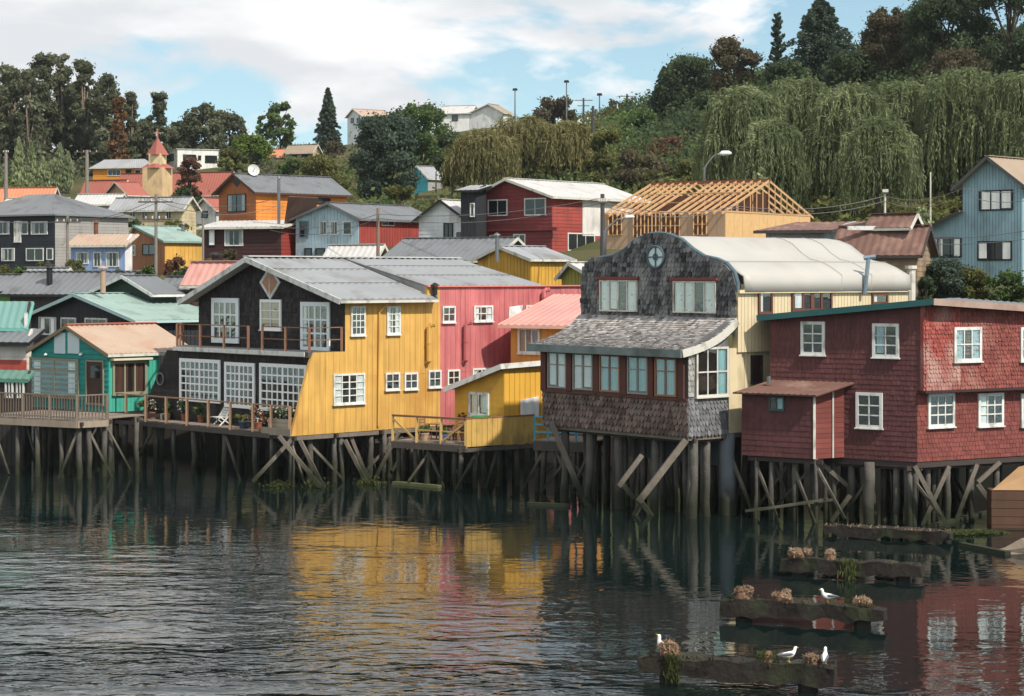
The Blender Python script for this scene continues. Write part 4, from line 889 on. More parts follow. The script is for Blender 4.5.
stilts(th, DL, [DL.u(x) for x in (397, 412, 425, 438, 452)], (0.2, 2.5, 5.0), zdk-.1, .115, cross=.3)
stilts(th, DR, [DR.u(x) for x in (466, 480, 487, 503, 520, 532)], (0.2, 2.3, 4.6, 7), zdk-.1, .115, cross=.4)
# orange upper house
C = at(545, YH, 99.5); th = Thing('orange_pink_roofed_house', 'orange wall with a curtained window under a pink roof behind the yellow annex', 'house', (C.x, C.y, 3))
W = LW((C.x, C.y), 30); OR = M('orange_wall_paint', (208, 138, 60), var=.1, streak=.08, island=.05)
q = [(W.u(511), 3.2), (W.u(568), 3.2), (W.u(568), W.z(545, 325)), (W.u(511), W.z(545, 325))]
slab(th, W, q, OR, o0=-3.5); boards(th, W, q, OR, .3, True, .02)
window(th, W, (518.5, 328, 540.5, 353.5), 3, 1, WHITE, fw=.11, mw=.07, curtain=(M('mauve_curtain', (170, 128, 130), island=.1), [(.02, .98)]), out=.02)
zE = W.z(545, 325); a, b = W.p(W.u(503), zE, .5), W.p(W.u(596), zE, .5); c_, d_ = W.p(W.u(600), zE+1.5, -4.0), W.p(W.u(517), zE+1.5, -4.0)
roof(th, a, b, c_, d_, ROOF['pink'], .08, .4, .02); plank(th, a-Vector((0, 0, .09)), b-Vector((0, 0, .09)), .05, .16, M('pale_pink_fascia', (220, 170, 150)), 'fascia')
plank(th, a-Vector((0, 0, .06)), d_-Vector((0, 0, .06)), .05, .16, M('pale_pink_fascia', (220, 170, 150)), 'fascia')

# ---------- blue railing and walkway between annex and shingled house
C = at(534, YH, 90.5); BW = Wall((C.x, C.y), math.radians(-24)); zw = BW.z(534, 440)
th = Thing('blue_walkway', 'walkway with bright blue wooden railing beside the shingled house', 'walkway', (C.x, C.y, zw))
BL = M('bright_blue_paint', (84, 168, 204), var=.15, island=.1)
e = BW.u(590); deck_planks(th, BW.p(0, 0).to_2d(), BW.p(e, 0).to_2d(), Vector((-BW.nx, -BW.ny))*3, zw, DECKW)
plank(th, BW.p(0, zw-.25, .03), BW.p(e, zw-.25, .03), .08, .42, M('dark_rim_wood', (84, 76, 70)), 'rim_board')
railing(th, [BW.p(0, zw, -.05), BW.p(e, zw, -.05)], 1.05, .09, .75, BL, (.35, .68, 1.0), rw=.07)
stilts(th, BW, [BW.u(x) for x in (537, 545, 552, 562, 574, 586)], (0.1, 2.0), zw-.1, .11, cross=.6)

# ---------- the shingled house with its baroque gable and vaulted roof
SH = M('brown_larch_shingle', (104, 86, 78), rough=.9, var=.3, scale=1.2, island=.5, dirt=(132, 116, 108), amt=.4, dscale=1.6)
SHG = M('grey_larch_shingle', (88, 87, 88), rough=.9, var=.3, scale=1.2, island=.75, dirt=(158, 156, 152), amt=.38, dscale=1.2)
SHR = M('silver_roof_shingle', (146, 141, 138), rough=.9, var=.3, scale=1.2, island=.6, dirt=(150, 142, 136), amt=.4, dscale=1.0)
SHW = M('bleached_shingle', (150, 146, 140), rough=.9, var=.25, scale=1.2, island=.3)
CREAM = M('cream_board_paint', (206, 188, 150), rough=.7, var=.1, streak=.12, island=.06, dirt=(168, 148, 112), amt=.35)
TRIMB = M('blue_grey_trim', (78, 98, 108), rough=.8, var=.25, scale=3)
C = at(688, YH, 80); th = Thing('shingled_stilt_house', 'grey shingled stilt house with curved gable, round window and pale vaulted roof', 'stilt house', (C.x, C.y, 3.3))
PL, PR = LW((C.x, C.y), 50), RW((C.x, C.y), 50); dR = Vector((PR.dx, PR.dy, 0)); dLn = Vector((PL.dx, PL.dy, 0))
zb, ze = PL.z(688, 436), PL.z(688, 350); ul = PL.u(543); uf = PR.u(735)
def Q4(u, v, z): return Vector((C.x+PL.dx*u+PR.dx*v, C.y+PL.dy*u+PR.dy*v, z))
body = [(ul, zb), (0, zb), (0, ze), (ul, ze)]
slab(th, PL, body, SH); zs = PL.z(688, 400)
shingles(th, PL, [(ul, zb-.05), (0, zb-.05), (0, zs), (ul, zs)], SH, .23, .25, .06, chamfer=.45, jit=.02)
REDT = M('brown_red_timber', (92, 54, 46), var=.25, island=.2)
plank(th, PL.p(ul, zs, .05), PL.p(0, zs, .05), .08, .1, REDT, 'sill_board'); plank(th, PL.p(ul, ze-.16, .04), PL.p(0, ze-.16, .04), .07, .26, REDT, 'head_board')
for x in (544.5, 570, 597, 624.5, 651.5, 682):
    u = PL.u(x); slab(th, PL, [(u-.16, zs), (u+.16, zs), (u+.16, ze-.3), (u-.16, ze-.3)], REDT, 'mullion_post', .002, .09)
for i, (x0, x1) in enumerate(((549, 567.5), (574, 594), (600.5, 621), (628.5, 649), (656, 677.5))):
    ym = 275+(388+10*(x0-549)/128-275); yt = 352+7*(x0-549)/128
    window(th, PL, (x0, yt, x1, ym), 2, 2, (M('grey_window_paint', (150, 140, 128)) if i in (0, 1, 3) else M('tan_window_paint', (160, 108, 72))), fw=.07, mw=.045, transom=.33, out=.02, sill=False, curtain=((CURTAIN if i < 2 else CURTAIN2), [(.02, .42), (.55, .98)]))
# right-hand side of the bay
uw = PR.u(728)
side = [(0, zb), (uw, zb), (uw, ze+1.1), (0, ze)]
slab(th, PR, side, SHG); shingles(th, PR, [(0, zb-.05), (uw, zb-.05), (uw, PR.z(710, 397)), (0, PR.z(710, 397))], M('grey_side_shingle', (104, 104, 106), var=.3, island=.4), .2, .22, .04, chamfer=.45)
shingles(th, PR, [(0, PR.z(690, 397)), (PR.u(694), PR.z(690, 397)), (PR.u(694), ze), (0, ze)], SHW, .2, .22, .04, chamfer=.3)
window(th, PR, (695, 347, 727, 396.5), 3, 2, WHITE2, fw=.09, mw=.06, out=.03, curtain=(CURTAIN2, [(.7, .98)]))
# pent roof sweeping up to the gable wall
ov = .45; nf = 9; prof = []
zt = PL.shifted(-uf).z(660, 316)
for i in range(nf):
    t = i/(nf-1); prof.append((-ov+(uf+ov)*t, ze-.02+(zt-ze)*(.45*t+.55*t**3.0)))
xl0 = PL.u(536)
pent = MB()
def xl_at(t): return xl0+(PL.shifted(-uf).u(580)-xl0)*t**1.15
for i in range(nf-1):
    (v0, z0), (v1, z1) = prof[i], prof[i+1]; t0, t1 = i/(nf-1), (i+1)/(nf-1)
    a, b, c_, d_ = Q4(xl_at(t0), v0, z0), Q4(.12, v0, z0), Q4(.12, v1, z1), Q4(xl_at(t1), v1, z1); t = Vector((0, 0, .1))
    pent.prism([a, b, c_, d_], [a-t, b-t, c_-t, d_-t])
pent.build('pent_roof', SHR, th)
# courses of roof shingles
mb = MB()
for i in range((nf-1)*3):
    t = i/((nf-1)*3); j = min(int(t*(nf-1)), nf-2); f_ = t*(nf-1)-j; v0 = prof[j][0]+(prof[j+1][0]-prof[j][0])*f_; z0 = prof[j][1]+(prof[j+1][1]-prof[j][1])*f_
    dv = (uf+ov)/((nf-1)*3)*1.35; sl = (prof[j+1][1]-prof[j][1])/(prof[j+1][0]-prof[j][0]); u = xl_at(t)
    while u < .1:
        w = random.uniform(.13, .24); e = random.uniform(-.02, .02); u2 = min(u+w-.012, .12)
        a, b, c_, d_ = Q4(u, v0+e, z0+sl*e+.045+random.uniform(0, .02)), Q4(u2, v0+e, z0+sl*e+.045+random.uniform(0, .02)), Q4(u2, v0+dv, z0+sl*dv+.012), Q4(u, v0+dv, z0+sl*dv+.012)
        dn = Vector((0, 0, .04)); mb.prism([a, b, c_, d_], [a-dn, b-dn, c_-dn, d_-dn]); u += w
mb.build('shingles', SHR, th, kind='stuff')
plank(th, Q4(xl0, -ov-.03, ze-.14), Q4(.1, -ov-.03, ze-.14), .06, .32, M('mossy_grey_fascia', (116, 128, 126), var=.3, scale=2, dirt=(84, 92, 80), amt=.5), 'fascia')
for i in range(nf-1):
    plank(th, Q4(.15, prof[i][0], prof[i][1]-.12), Q4(.15, prof[i+1][0], prof[i+1][1]-.12), .06, .3, WHITE2, 'barge_board')
# gable wall
GW = PL.shifted(-uf)
gpx = [(581, 283), (582.5, 269), (588.5, 261), (601, 258.5), (612, 256.5), (623, 250.5), (633, 241), (644, 236.2), (657, 234.3), (669, 236.2), (680, 241), (691, 250.5), (702, 257.5), (715.5, 260.5), (725, 265), (732, 273), (735, 284)]
prof_g = [GW.uz(x, y) for x, y in gpx]
prof_g[-1] = (0.0, prof_g[-1][1])
gp = [(prof_g[0][0], zt-.7)]+prof_g+[(0.0, zt-.7)]
gp = [(gp[0][0], gp[0][1])]+prof_g[:]+[gp[-1]]
mb = MB(); mb.prism([GW.p(u, z, 0) for u, z in gp], [GW.p(u, z, -.35) for u, z in gp]); mb.build('gable_wall', SHG, th)
shingles(th, GW, gp, SHG, .2, .2, .045, convex=False, chamfer=.45, jit=.02)
mb = MB(); mb.tube([GW.p(u, z+.04, -.15) for u, z in [gp[0]]+prof_g+[gp[-1]]], .10, 8); mb.build('gable_trim', TRIMB, th, smooth=True)
uc, zc = GW.uz(656.8, 257); mb = MB(); mb.tube([GW.p(uc+math.cos(t*math.pi/12)*.5, zc+math.sin(t*math.pi/12)*.46, .08) for t in range(25)], .05, 6); f = mb.build('round_window', M('blue_grey_trim'), th)
mb = MB(); rg_ = [(math.cos(t*math.pi/12)*.49, math.sin(t*math.pi/12)*.45) for t in range(24)]; mb.prism([GW.p(uc+x, zc+z, .065) for x, z in rg_], [GW.p(uc+x, zc+z, .03) for x, z in rg_]); mb.build('pane', M('pale_window_glass', (196, 212, 212), rough=.1, var=.15, spec=.7), th, f)
mb = MB(); mb.beam(GW.p(uc, zc-.45, .09), GW.p(uc, zc+.45, .09), .05); mb.beam(GW.p(uc-.48, zc, .093), GW.p(uc+.48, zc, .093), .05); mb.tube([GW.p(uc+math.cos(t*math.pi/6)*.12, zc+math.sin(t*math.pi/6)*.14, .1) for t in range(13)], .025, 5); mb.build('muntin', M('blue_grey_trim'), th, f)
for b_ in ((601, 280, 638.5, 311.5), (674.5, 281, 717, 313)):
    window(th, GW, b_, 4, 1, WHITE2, fw=.06, mw=.06, out=.04, curtain=[(.02, .22), (.27, .46), (.76, .98)], sill=False)
    u0, u1, z0, z1 = rect_on(GW, *b_); plank(th, GW.p(u0-.15, z1+.08, .1), GW.p(u1+.1, z1+.08, .1), .14, .12, M('red_brown_head', (124, 62, 52)), 'window_head'); plank(th, GW.p(u0-.06, (z0+z1)/2, .06), GW.p(u0-.061, z1+.02, .06), .1, .1, M('red_brown_head'), 'window_jamb')
# vaulted roof behind the gable
uE = PR.u(906)
VR = M('pale_vault_sheet', (172, 168, 160), rough=.5, var=.08, scale=.5, dirt=(160, 152, 140), amt=.35, dscale=.5, spec=.4)
base_z = min(p_[1] for p_ in prof_g)
vp = [(u*1.0+(.18 if i == len(prof_g)-1 else 0), z-.06) for i, (u, z) in enumerate(prof_g)]
vp[-1] = (.3, PR.z(750, 292)+.02); vp[-2] = (.22, vp[-2][1]-.05)
mb = MB(); nseg = 22
for k in range(nseg+1):
    v = uf+.3+(uE-uf-.3)*k/nseg
    for i, (u, z) in enumerate(vp): mb.v.append(tuple(Q4(u, v, z+.004*math.sin(k*1.7+i))))
n_ = len(vp)
for k in range(nseg):
    for i in range(n_-1): mb.f.append([k*n_+i, k*n_+i+1, (k+1)*n_+i+1, (k+1)*n_+i])
o = mb.build('vault_roof', VR, th, smooth=True)
md = o.modifiers.new('thickness', 'SOLIDIFY'); md.thickness = .08; md.offset = -1
mb = MB(); mb.prism([Q4(u, uE-.02, z-.04) for u, z in vp], [Q4(u, uE-.2, z-.04) for u, z in vp]); mb.build('end_wall', CREAM, th)
for v in (.66, .84): # curved seams in the sheet
    vv = uf+(uE-uf)*v; mb = MB(); mb.tube([Q4(u, vv-(i-8)*.12, z+.03) for i, (u, z) in enumerate(vp) if i >= 8], .011, 5); mb.build('seam', M('seam_grey', (150, 146, 138)), th)
mb = MB(); mb.tube([Q4(vp[-4][0], uf+.3, vp[-4][1]+.04), Q4(vp[-4][0], uE, vp[-4][1]+.04)], .014, 5); mb.build('seam', M('seam_grey'), th)
# cream side wall, upper storey standing proud of the lower one
zE = PR.z(750, 292); zm = PR.z(742, 352)
q = [(uf+.05, zm), (uE, zm), (uE, zE), (uf+.05, zE)]
slab(th, PR, q, CREAM, o0=-.2, o1=.1); boards(th, PR.shifted(.1), q, CREAM, .2, True, .025, gap=.02)
q2 = [(uw+.05, zb), (uE, zb), (uE, zm), (uw+.05, zm)]; slab(th, PR, q2, CREAM, o0=-.5, o1=-.1); boards(th, PR.shifted(-.1), q2, CREAM, .2, True, .025, gap=.02)
q3 = [(uw+.02, zb), (PR.u(741), zb), (PR.u(741), PR.z(738, 348)), (uw+.02, PR.z(738, 348))]; slab(th, PR, q3, CREAM, o0=-.12, o1=.04)
BFR = M('brown_window_paint')
for b_, nx in (((757.5, 290, 771.5, 314), 1), ((791, 291, 831, 311), 4), ((871, 293, 887, 304), 1)): window(th, PR.shifted(.12), b_, nx, 1, BFR, fw=.1, mw=.12, out=.02, sill=False, curtain=[(.05, .3)])
window(th, PR.shifted(-.1), (750, 355, 761, 384), 1, 1, DARKFR, fw=.08, out=.03, sill=False)
plank(th, PR.p(uf, zE+.02, .22), PR.p(uE, zE+.02, .22), .1, .14, CREAM, 'gutter')
a = Q4(.35, PR.u(858), PR.z(858, 294)); mb = MB(); mb.tube([a, a+Vector((0.1, 0, .8)), a+Vector((.2, .1, 1.55))], .09, 8); mb.tube([a+Vector((.0, .1, 1.55)), a+Vector((.5, .1, 1.62))], .1, 8); mb.build('flue_pipe', M('blue_grey_pipe', (110, 128, 140), rough=.4, metal=.3), th)
p = at(911, 300, 90); mb = MB(); mb.tube([p-Vector((0, 0, 1)), p+Vector((0, 0, 1.45))], .2, 10); mb.tube([p+Vector((0, 0, 1.4)), p+Vector((0, 0, 1.55))], .27, 10); mb.build('chimney', WHITE2, th)
# floor and piles
mb = MB(); a, b, c_, d_ = Q4(ul, .05, zb), Q4(-.05, .05, zb), Q4(-.05, uE, zb), Q4(ul, uE, zb); t = Vector((0, 0, .2)); mb.prism([a, b, c_, d_], [a-t, b-t, c_-t, d_-t]); mb.build('floor_beam', BRACE, th)
slab(th, PL.shifted(-2.6), [(PL.u(585), zb-1.4), (-.6, zb-1.4), (-.6, zb), (PL.u(585), zb)], M('grey_skirt_sheet', (86, 92, 96), var=.2, streak=.3), 'skirt_sheet', -.06, 0)
boards(th, PL.shifted(-2.6), [(PL.u(585), zb-1.4), (-.6, zb-1.4), (-.6, zb), (PL.u(585), zb)], M('grey_skirt_sheet'), .28, True, .03)
stilts(th, PL, [PL.u(x) for x in (557, 583, 610, 646, 684)], (0.35,), zb-.1, .17, cross=0)
stilts(th, PL, [PL.u(x) for x in (564, 572, 580, 590, 599, 608, 618, 628, 638, 650, 660, 670, 680)], (1.3, 2.6, 4.4, 6.2, 8), zb-.15, .11, skip=.12, cross=.12)
stilts(th, PR, [PR.u(x) for x in (697, 712, 731)], (.25,), zb-.1, .15, cross=0)
p = PR.p(PR.u(732), 0, -.3); pile(th, p.x, p.y, zb, .36, mat=M('concrete_column', (112, 118, 122), var=.15, streak=.2, tide=True), name='column')
for (x0, y0), (x1, y1) in (((552, 424), (584, 500)), ((686, 440), (640, 500)), ((640, 500), (656, 522)), ((584, 498), (592, 512)), ((640, 505), (632, 520)), ((642, 455), (622, 482)), ((622, 482), (632, 496))):
    yy = PL.Y(x0)-.35; brace(th, at(x0, y0, yy), at(x1, y1, yy-.2), .19 if y1-y0 > 50 else .14)

# ---------- maroon house
MAR = M('shaded_maroon_shingle_paint', (98, 58, 57), rough=.8, var=.26, scale=.7, streak=.25, island=.12, dirt=(92, 50, 52), amt=.45, dscale=1.0)
MRD = M('lit_red_shingle_paint', (122, 62, 55), rough=.8, var=.22, scale=.8, island=.18, dirt=(112, 54, 48), amt=.35, dscale=1.3)  # left face darkened in colour for shade, right face brightened for sun
MRW = M('worn_red_shingle', (148, 70, 62), rough=.85, var=.25, scale=1.2, island=.3, dirt=(176, 140, 128), amt=.62, dscale=.9)
C = at(917, YH, 78); th = Thing('maroon_stilt_house', 'maroon two-storey shingled stilt house with white windows and teal roof edge', 'stilt house', (C.x, C.y, 2.5))
PL, PR = LW((C.x, C.y), 34), RW((C.x, C.y), 60)
zb = PL.z(917, 462); zj = PR.z(930, 390); JO = .3
ul = PL.u(770); ur = PR.u(1090); uj = PL.u(926)
zl, zc_, zr = PL.z(770, 318), PL.z(920, 302), PR.z(1024, 309); zr = zc_+(zr-zc_)*ur/PR.u(1024)
q = [(ul, zb), (0, zb), (0, zj), (uj, zj), (uj, zc_), (ul, zl)]
slab(th, PL, [(ul, zb), (0, zb), (0, zj), (ul, zj)], MAR); up = [(ul, zj), (uj, zj), (uj, zc_), (ul, zl)]; slab(th, PL, up, MAR)
for c_ in ([(ul, zb), (0, zb), (0, zj), (ul, zj)], up): shingles(th, PL, c_, MAR, .19, .2, .022, chamfer=.06, jit=.006, rough=.008)
low = [(0, zb), (ur, zb), (ur, zj), (0, zj)]; slab(th, PR, low, MRD); shingles(th, PR, low, MRD, .18, .18, .025, chamfer=.1, jit=.008, rough=.01)
JW = PR.shifted(JO, 0); u0 = 0.05
MRJ = M('faded_red_shingle', (130, 66, 58), rough=.8, var=.22, scale=1.0, island=.25, dirt=(164, 112, 100), amt=.42, dscale=.8)
j1 = [(u0, zj), (PR.u(955), zj), (PR.u(955), zc_-.05), (u0, zc_)]; j2 = [(PR.u(955), zj), (ur, zj), (ur, zr), (PR.u(955), zc_-.05)]
for q_, m_ in ((j1, MRW), (j2, MRJ)): slab(th, JW, q_, m_, o0=-JO); shingles(th, JW, q_, m_, .16, .17, .035, chamfer=.28)
plank(th, JW.p(u0, zj-.05, -.1), JW.p(ur, zj-.05, -.1), .5, .1, M('dark_eave', (58, 40, 40)), 'jetty_beam')
mb = MB() # scalloped drip edge under the jetty
k = u0
while k < ur: mb.prism([JW.p(k, zj-.0, .04), JW.p(k+.15, zj, .04), JW.p(k+.15, zj-.07, .04), JW.p(k+.08, zj-.13, .04), JW.p(k, zj-.07, .04)], [JW.p(k, zj, .0), JW.p(k+.15, zj, 0), JW.p(k+.15, zj-.07, 0), JW.p(k+.08, zj-.13, 0), JW.p(k, zj-.07, 0)]); k += .17
mb.build('drip_edge', MRW, th, kind='stuff')
wf = dict(fw=.12, mw=.05, out=.02)
window(th, PL, (801.5, 321.5, 825.5, 355), 2, 3, WHITE, **wf); window(th, PL, (873, 323.5, 899.5, 357.5), 2, 3, WHITE, **wf, curtain=(M('pale_blue_curtain', (170, 200, 210)), [(.05, .4)])); window(th, PL, (856.5, 392.5, 883, 428), 2, 3, WHITE, **wf)
window(th, JW, (953, 327, 980.5, 361.5), 3, 2, WHITE, **wf, curtain=(M('pale_blue_curtain'), [(.0, .28), (.66, 1)])); window(th, JW, (1019.5, 327, 1044, 361), 2, 3, WHITE, **wf)
window(th, PR, (927, 393, 953.5, 427), 3, 3, WHITE, **wf); window(th, PR, (977, 393, 1002.5, 426), 3, 3, WHITE, **wf, curtain=[(.0, .3)]); window(th, PR, (1020, 393, 1046, 426), 3, 3, WHITE, **wf)
# roof: two low slopes meeting over the corner
dnL = Vector((PL.nx, PL.ny, 0)); dnR = Vector((PR.nx, PR.ny, 0))
P_c = PL.p(uj+.1, zc_+.1, .0)+Vector((.1, -.45, 0)); P_l = PL.p(ul-.4, zl+.08, .4); P_r = JW.p(ur, zr+.08, .4)
back = Vector((.35, 1, 0)).normalized()*7.0
roof(th, P_l, P_c, P_c+back, P_l+back*1.1, ROOF['dgrey'], .08, .4, .015); roof(th, P_c, P_r, P_r+back, P_c+back, ROOF['dgrey'], .08, .4, .015)
plank(th, P_l-Vector((0, 0, .08)), P_c-Vector((0, 0, .08)), .06, .24, M('teal_fascia_paint', (44, 92, 92), var=.15)); plank(th, P_c-Vector((0, 0, .08)), P_r-Vector((0, 0, .08)), .06, .26, M('worn_pale_fascia', (166, 140, 126), var=.2, dirt=(120, 70, 60), amt=.4))
# lean-to box on the left face
uo = PL.u(844); Pn = PL.p(uo, 0); t_ = 0.0
dq = Vector((PR.dx, PR.dy)); k_ = (813-512)/F; t_ = (Pn.x-k_*Pn.y)/(dq.x-k_*dq.y); B0 = Vector((Pn.x, Pn.y))-dq*t_
BLw, BRw = LW((B0.x, B0.y), 34), RW((B0.x, B0.y), 60); bl = BLw.u(742); zt_ = BLw.z(813, 395); zbb = BLw.z(813, 459)
q = [(bl, zbb), (0, zbb), (0, zt_), (bl, zt_)]; slab(th, BLw, q, MAR); shingles(th, BLw, q, MAR, .3, .22, .018, chamfer=.02, jit=.004, rough=.005)
q = [(0, zbb), (t_, zbb), (t_, zt_+.35), (0, zt_)]; slab(th, BRw, q, MAR); boards(th, BRw, q, M('lit_red_shingle_paint'), .2, False, .02)
window(th, BLw, (769.5, 396.5, 785, 411), 2, 1, M('green_grey_paint', (70, 84, 80)), fw=.07, out=.02, sill=False, curtain=(CURTAIN2, [(.55, 1)]))
for x in (0.03, t_*.62): plank(th, BRw.p(x, zbb, .05), BRw.p(x, zt_+.1, .05), .06 if x > .1 else .1, .06, WHITE2, 'corner_board')
a, b = BLw.p(bl-.25, zt_+.02, .35), BLw.p(.3, zt_+.02, .35); bk = Vector((dq.x, dq.y, 0))*(t_+.35)+Vector((0, 0, .45))
roof(th, a, b, b+bk, a+bk, M('rust_red_lean_to_roof', (106, 76, 66), rough=.8, var=.25, dirt=(150, 120, 106), amt=.3), .07, .25, .015, name='lean_to_roof')
mb = MB(); p = BLw.p(bl+.9, zt_+.35, -.6); mb.tube([p, p+Vector((0, 0, .3))], .08, 8); mb.build('vent_pipe', METAL, th)
# floor and piles
mb = MB(); a, b, c_, d_ = PL.p(ul, zb-.02, -.02), PL.p(0, zb-.02, -.02), PR.p(ur, zb-.02, -.02), PL.p(ul, zb-.02, -.02)+back; e_ = PR.p(ur, zb-.02, -.02)+back*.6; t = Vector((0, 0, .22)); mb.prism([a, b, c_, e_, d_], [a-t, b-t, c_-t, e_-t, d_-t]); mb.build('floor_beam', M('dark_floor_timber', (66, 56, 52)), th)
stilts(th, BLw, [BLw.u(x) for x in (754, 770, 790, 814)], (.15, 1.6), zbb, .1, cross=.6)
stilts(th, PL, [PL.u(x) for x in (822, 846, 870, 896, 905, 912)], (.25, 1.8, 3.4, 5.0), zb-.15, .13, skip=.1, cross=.35)
stilts(th, PR, [PR.u(x) for x in (917, 932, 952, 977, 1003, 1030)], (.3, 1.9), zb-.15, .12, skip=.1, cross=0)
for (x0, y0), (x1, y1) in (((915, 466), (948, 528)), ((949, 466), (920, 530)), ((977, 464), (953, 528)), ((1000, 462), (978, 482)), ((978, 484), (988, 498)), ((820, 462), (848, 486)), ((850, 495), (832, 520))):
    W_ = PR if x0 > 910 else PL; yy = W_.Y(x0)-.15; brace(th, at(x0, y0, yy), at(x1, y1, yy-.1), .13)
brace(th, at(745, 511, 79), at(830, 500, 80), .08, .1, name='brace'); plank(th, at(757, 510, 78.5), at(828, 499, 78.9), .08, .1, BRACE, 'brace')
p = PL.p(PL.u(870), 0, .05); pile(th, p.x, p.y, zb-.1, .22)

# ---------- brown barge at the right edge
C = at(992, YH, 77.6); th = Thing('wooden_barge', 'brown wooden barge hull with a sloping bare plywood panel, at the right edge', 'barge', (C.x, C.y, 0))
BH = M('brown_hull_planks', (86, 60, 46), rough=.8, var=.2, scale=1.5, streak=.1, island=.2)
W = Wall((C.x, C.y), math.radians(-4)); zt_ = W.z(990, 491)
slab(th, W, [(0, -.5), (3.5, -.5), (3.5, zt_), (0, zt_)], BH, 'hull', -1.2, 0); z = -.2
while z < zt_-.05: e = min(z+.32, zt_); slab(th, W, [(-.02+random.uniform(-.03, .0), z), (3.5, z), (3.5, e-.02), (-.02, e-.02)], BH, 'hull_plank', .002, .03+random.uniform(0, .03)); z = e
plank(th, W.p(1.35, -.2, .05), W.p(1.35, zt_, .05), .1, .08, BH, 'hull_post')
PLYY = M('weathered_plywood', (158, 122, 84), var=.18, scale=2)
mb = MB(); a, b, c_, d_ = W.p(0, zt_+.04, .02), W.p(3.5, zt_+.04, .02), W.p(3.5, zt_+1.45, -1.0), W.p(1.2, zt_+.85, -1.0); t = Vector((.03, .06, .0)); mb.prism([a, b, c_, d_], [a+t, b+t, c_+t, d_+t]); mb.build('plywood_panel', PLYY, th)

# ------------------------------------------------------------------ trees and bushes
def leaf_mat(name, rgb, rgb2=None, trans=0.42):
    m = bpy.data.materials.new(name); m.use_nodes = True; t = m.node_tree; n, l = t.nodes, t.links; n.clear()
    g = n.new('ShaderNodeNewGeometry'); r = n.new('ShaderNodeValToRGB'); c = lin(rgb); c2 = lin(rgb2 or tuple(min(255, int(v*1.35)+8) for v in rgb))
    r.color_ramp.elements[0].color = (*[v*.75 for v in c], 1); r.color_ramp.elements[1].color = (*c2, 1); e = r.color_ramp.elements.new(.55); e.color = (*c, 1)
    nz = n.new('ShaderNodeTexNoise'); nz.inputs['Scale'].default_value = 0.22; nz.inputs['Detail'].default_value = 2; l.new(g.outputs['Position'], nz.inputs['Vector'])
    a = n.new('ShaderNodeMath'); a.operation = 'MULTIPLY_ADD'; l.new(nz.outputs['Fac'], a.inputs[0]); a.inputs[1].default_value = 1.3; a.inputs[2].default_value = -.4
    b = n.new('ShaderNodeMath'); b.operation = 'MULTIPLY_ADD'; l.new(g.outputs['Random Per Island'], b.inputs[0]); b.inputs[1].default_value = .5; l.new(a.outputs[0], b.inputs[2])
    l.new(b.outputs[0], r.inputs[0])
    d = n.new('ShaderNodeBsdfDiffuse'); tr = n.new('ShaderNodeBsdfTranslucent'); mx = n.new('ShaderNodeMixShader'); mx.inputs[0].default_value = trans
    o = n.new('ShaderNodeOutputMaterial'); l.new(r.outputs[0], d.inputs[0]); l.new(r.outputs[0], tr.inputs[0]); l.new(d.outputs[0], mx.inputs[1]); l.new(tr.outputs[0], mx.inputs[2]); l.new(mx.outputs[0], o.inputs[0])
    return m
LEAF = {'euc': leaf_mat('eucalyptus_leaf', (98, 102, 78)), 'eucb': leaf_mat('dry_eucalyptus_leaf', (120, 88, 62)), 'pop': leaf_mat('poplar_leaf', (142, 152, 112)), 'green': leaf_mat('green_leaf', (88, 108, 62)),
        'bright': leaf_mat('bright_leaf', (96, 116, 52)), 'dark': leaf_mat('dark_leaf', (74, 88, 62)), 'con': leaf_mat('conifer_needle', (76, 90, 76)), 'gold': leaf_mat('golden_willow_leaf', (124, 120, 78), (160, 152, 102), .4),
        'wil': leaf_mat('willow_leaf', (112, 124, 86), (166, 172, 126), .4), 'brown': leaf_mat('brown_leaf', (92, 84, 64)), 'rus': leaf_mat('reddish_leaf', (112, 80, 66)), 'olive': leaf_mat('olive_leaf', (100, 102, 58)),
        'flower': leaf_mat('white_flower', (212, 204, 190)), 'straw': leaf_mat('dry_straw', (150, 122, 98), (182, 156, 130), .2), 'moss': leaf_mat('wet_moss', (80, 86, 50)), 'weed': leaf_mat('sea_weed', (70, 66, 44))}
BARK = M('bark', (86, 74, 62), rough=.95, var=.3, scale=3)
PALEBARK = M('pale_bark', (128, 112, 96), rough=.95, var=.3, scale=2)
def unit(n):
    v = rng.normal(size=(n, 3)); return v/np.linalg.norm(v, axis=1, keepdims=True)
def quads(name, P, A, B, mat, off, parent=None):
    """diamond leaves: centres P, half axes A and B"""
    n = len(P); V = np.empty((n, 4, 3)); V[:, 0] = P-A; V[:, 1] = P+B; V[:, 2] = P+A; V[:, 3] = P-B
    V = V.reshape(-1, 3)-np.array(off)
    me = bpy.data.meshes.new(name); me.vertices.add(4*n); me.loops.add(4*n); me.polygons.add(n)
    me.vertices.foreach_set('co', V.ravel()); me.loops.foreach_set('vertex_index', np.arange(4*n)); me.polygons.foreach_set('loop_start', np.arange(0, 4*n, 4)); me.polygons.foreach_set('loop_total', np.full(n, 4))
    me.update(); return link(name, me, mat, parent)
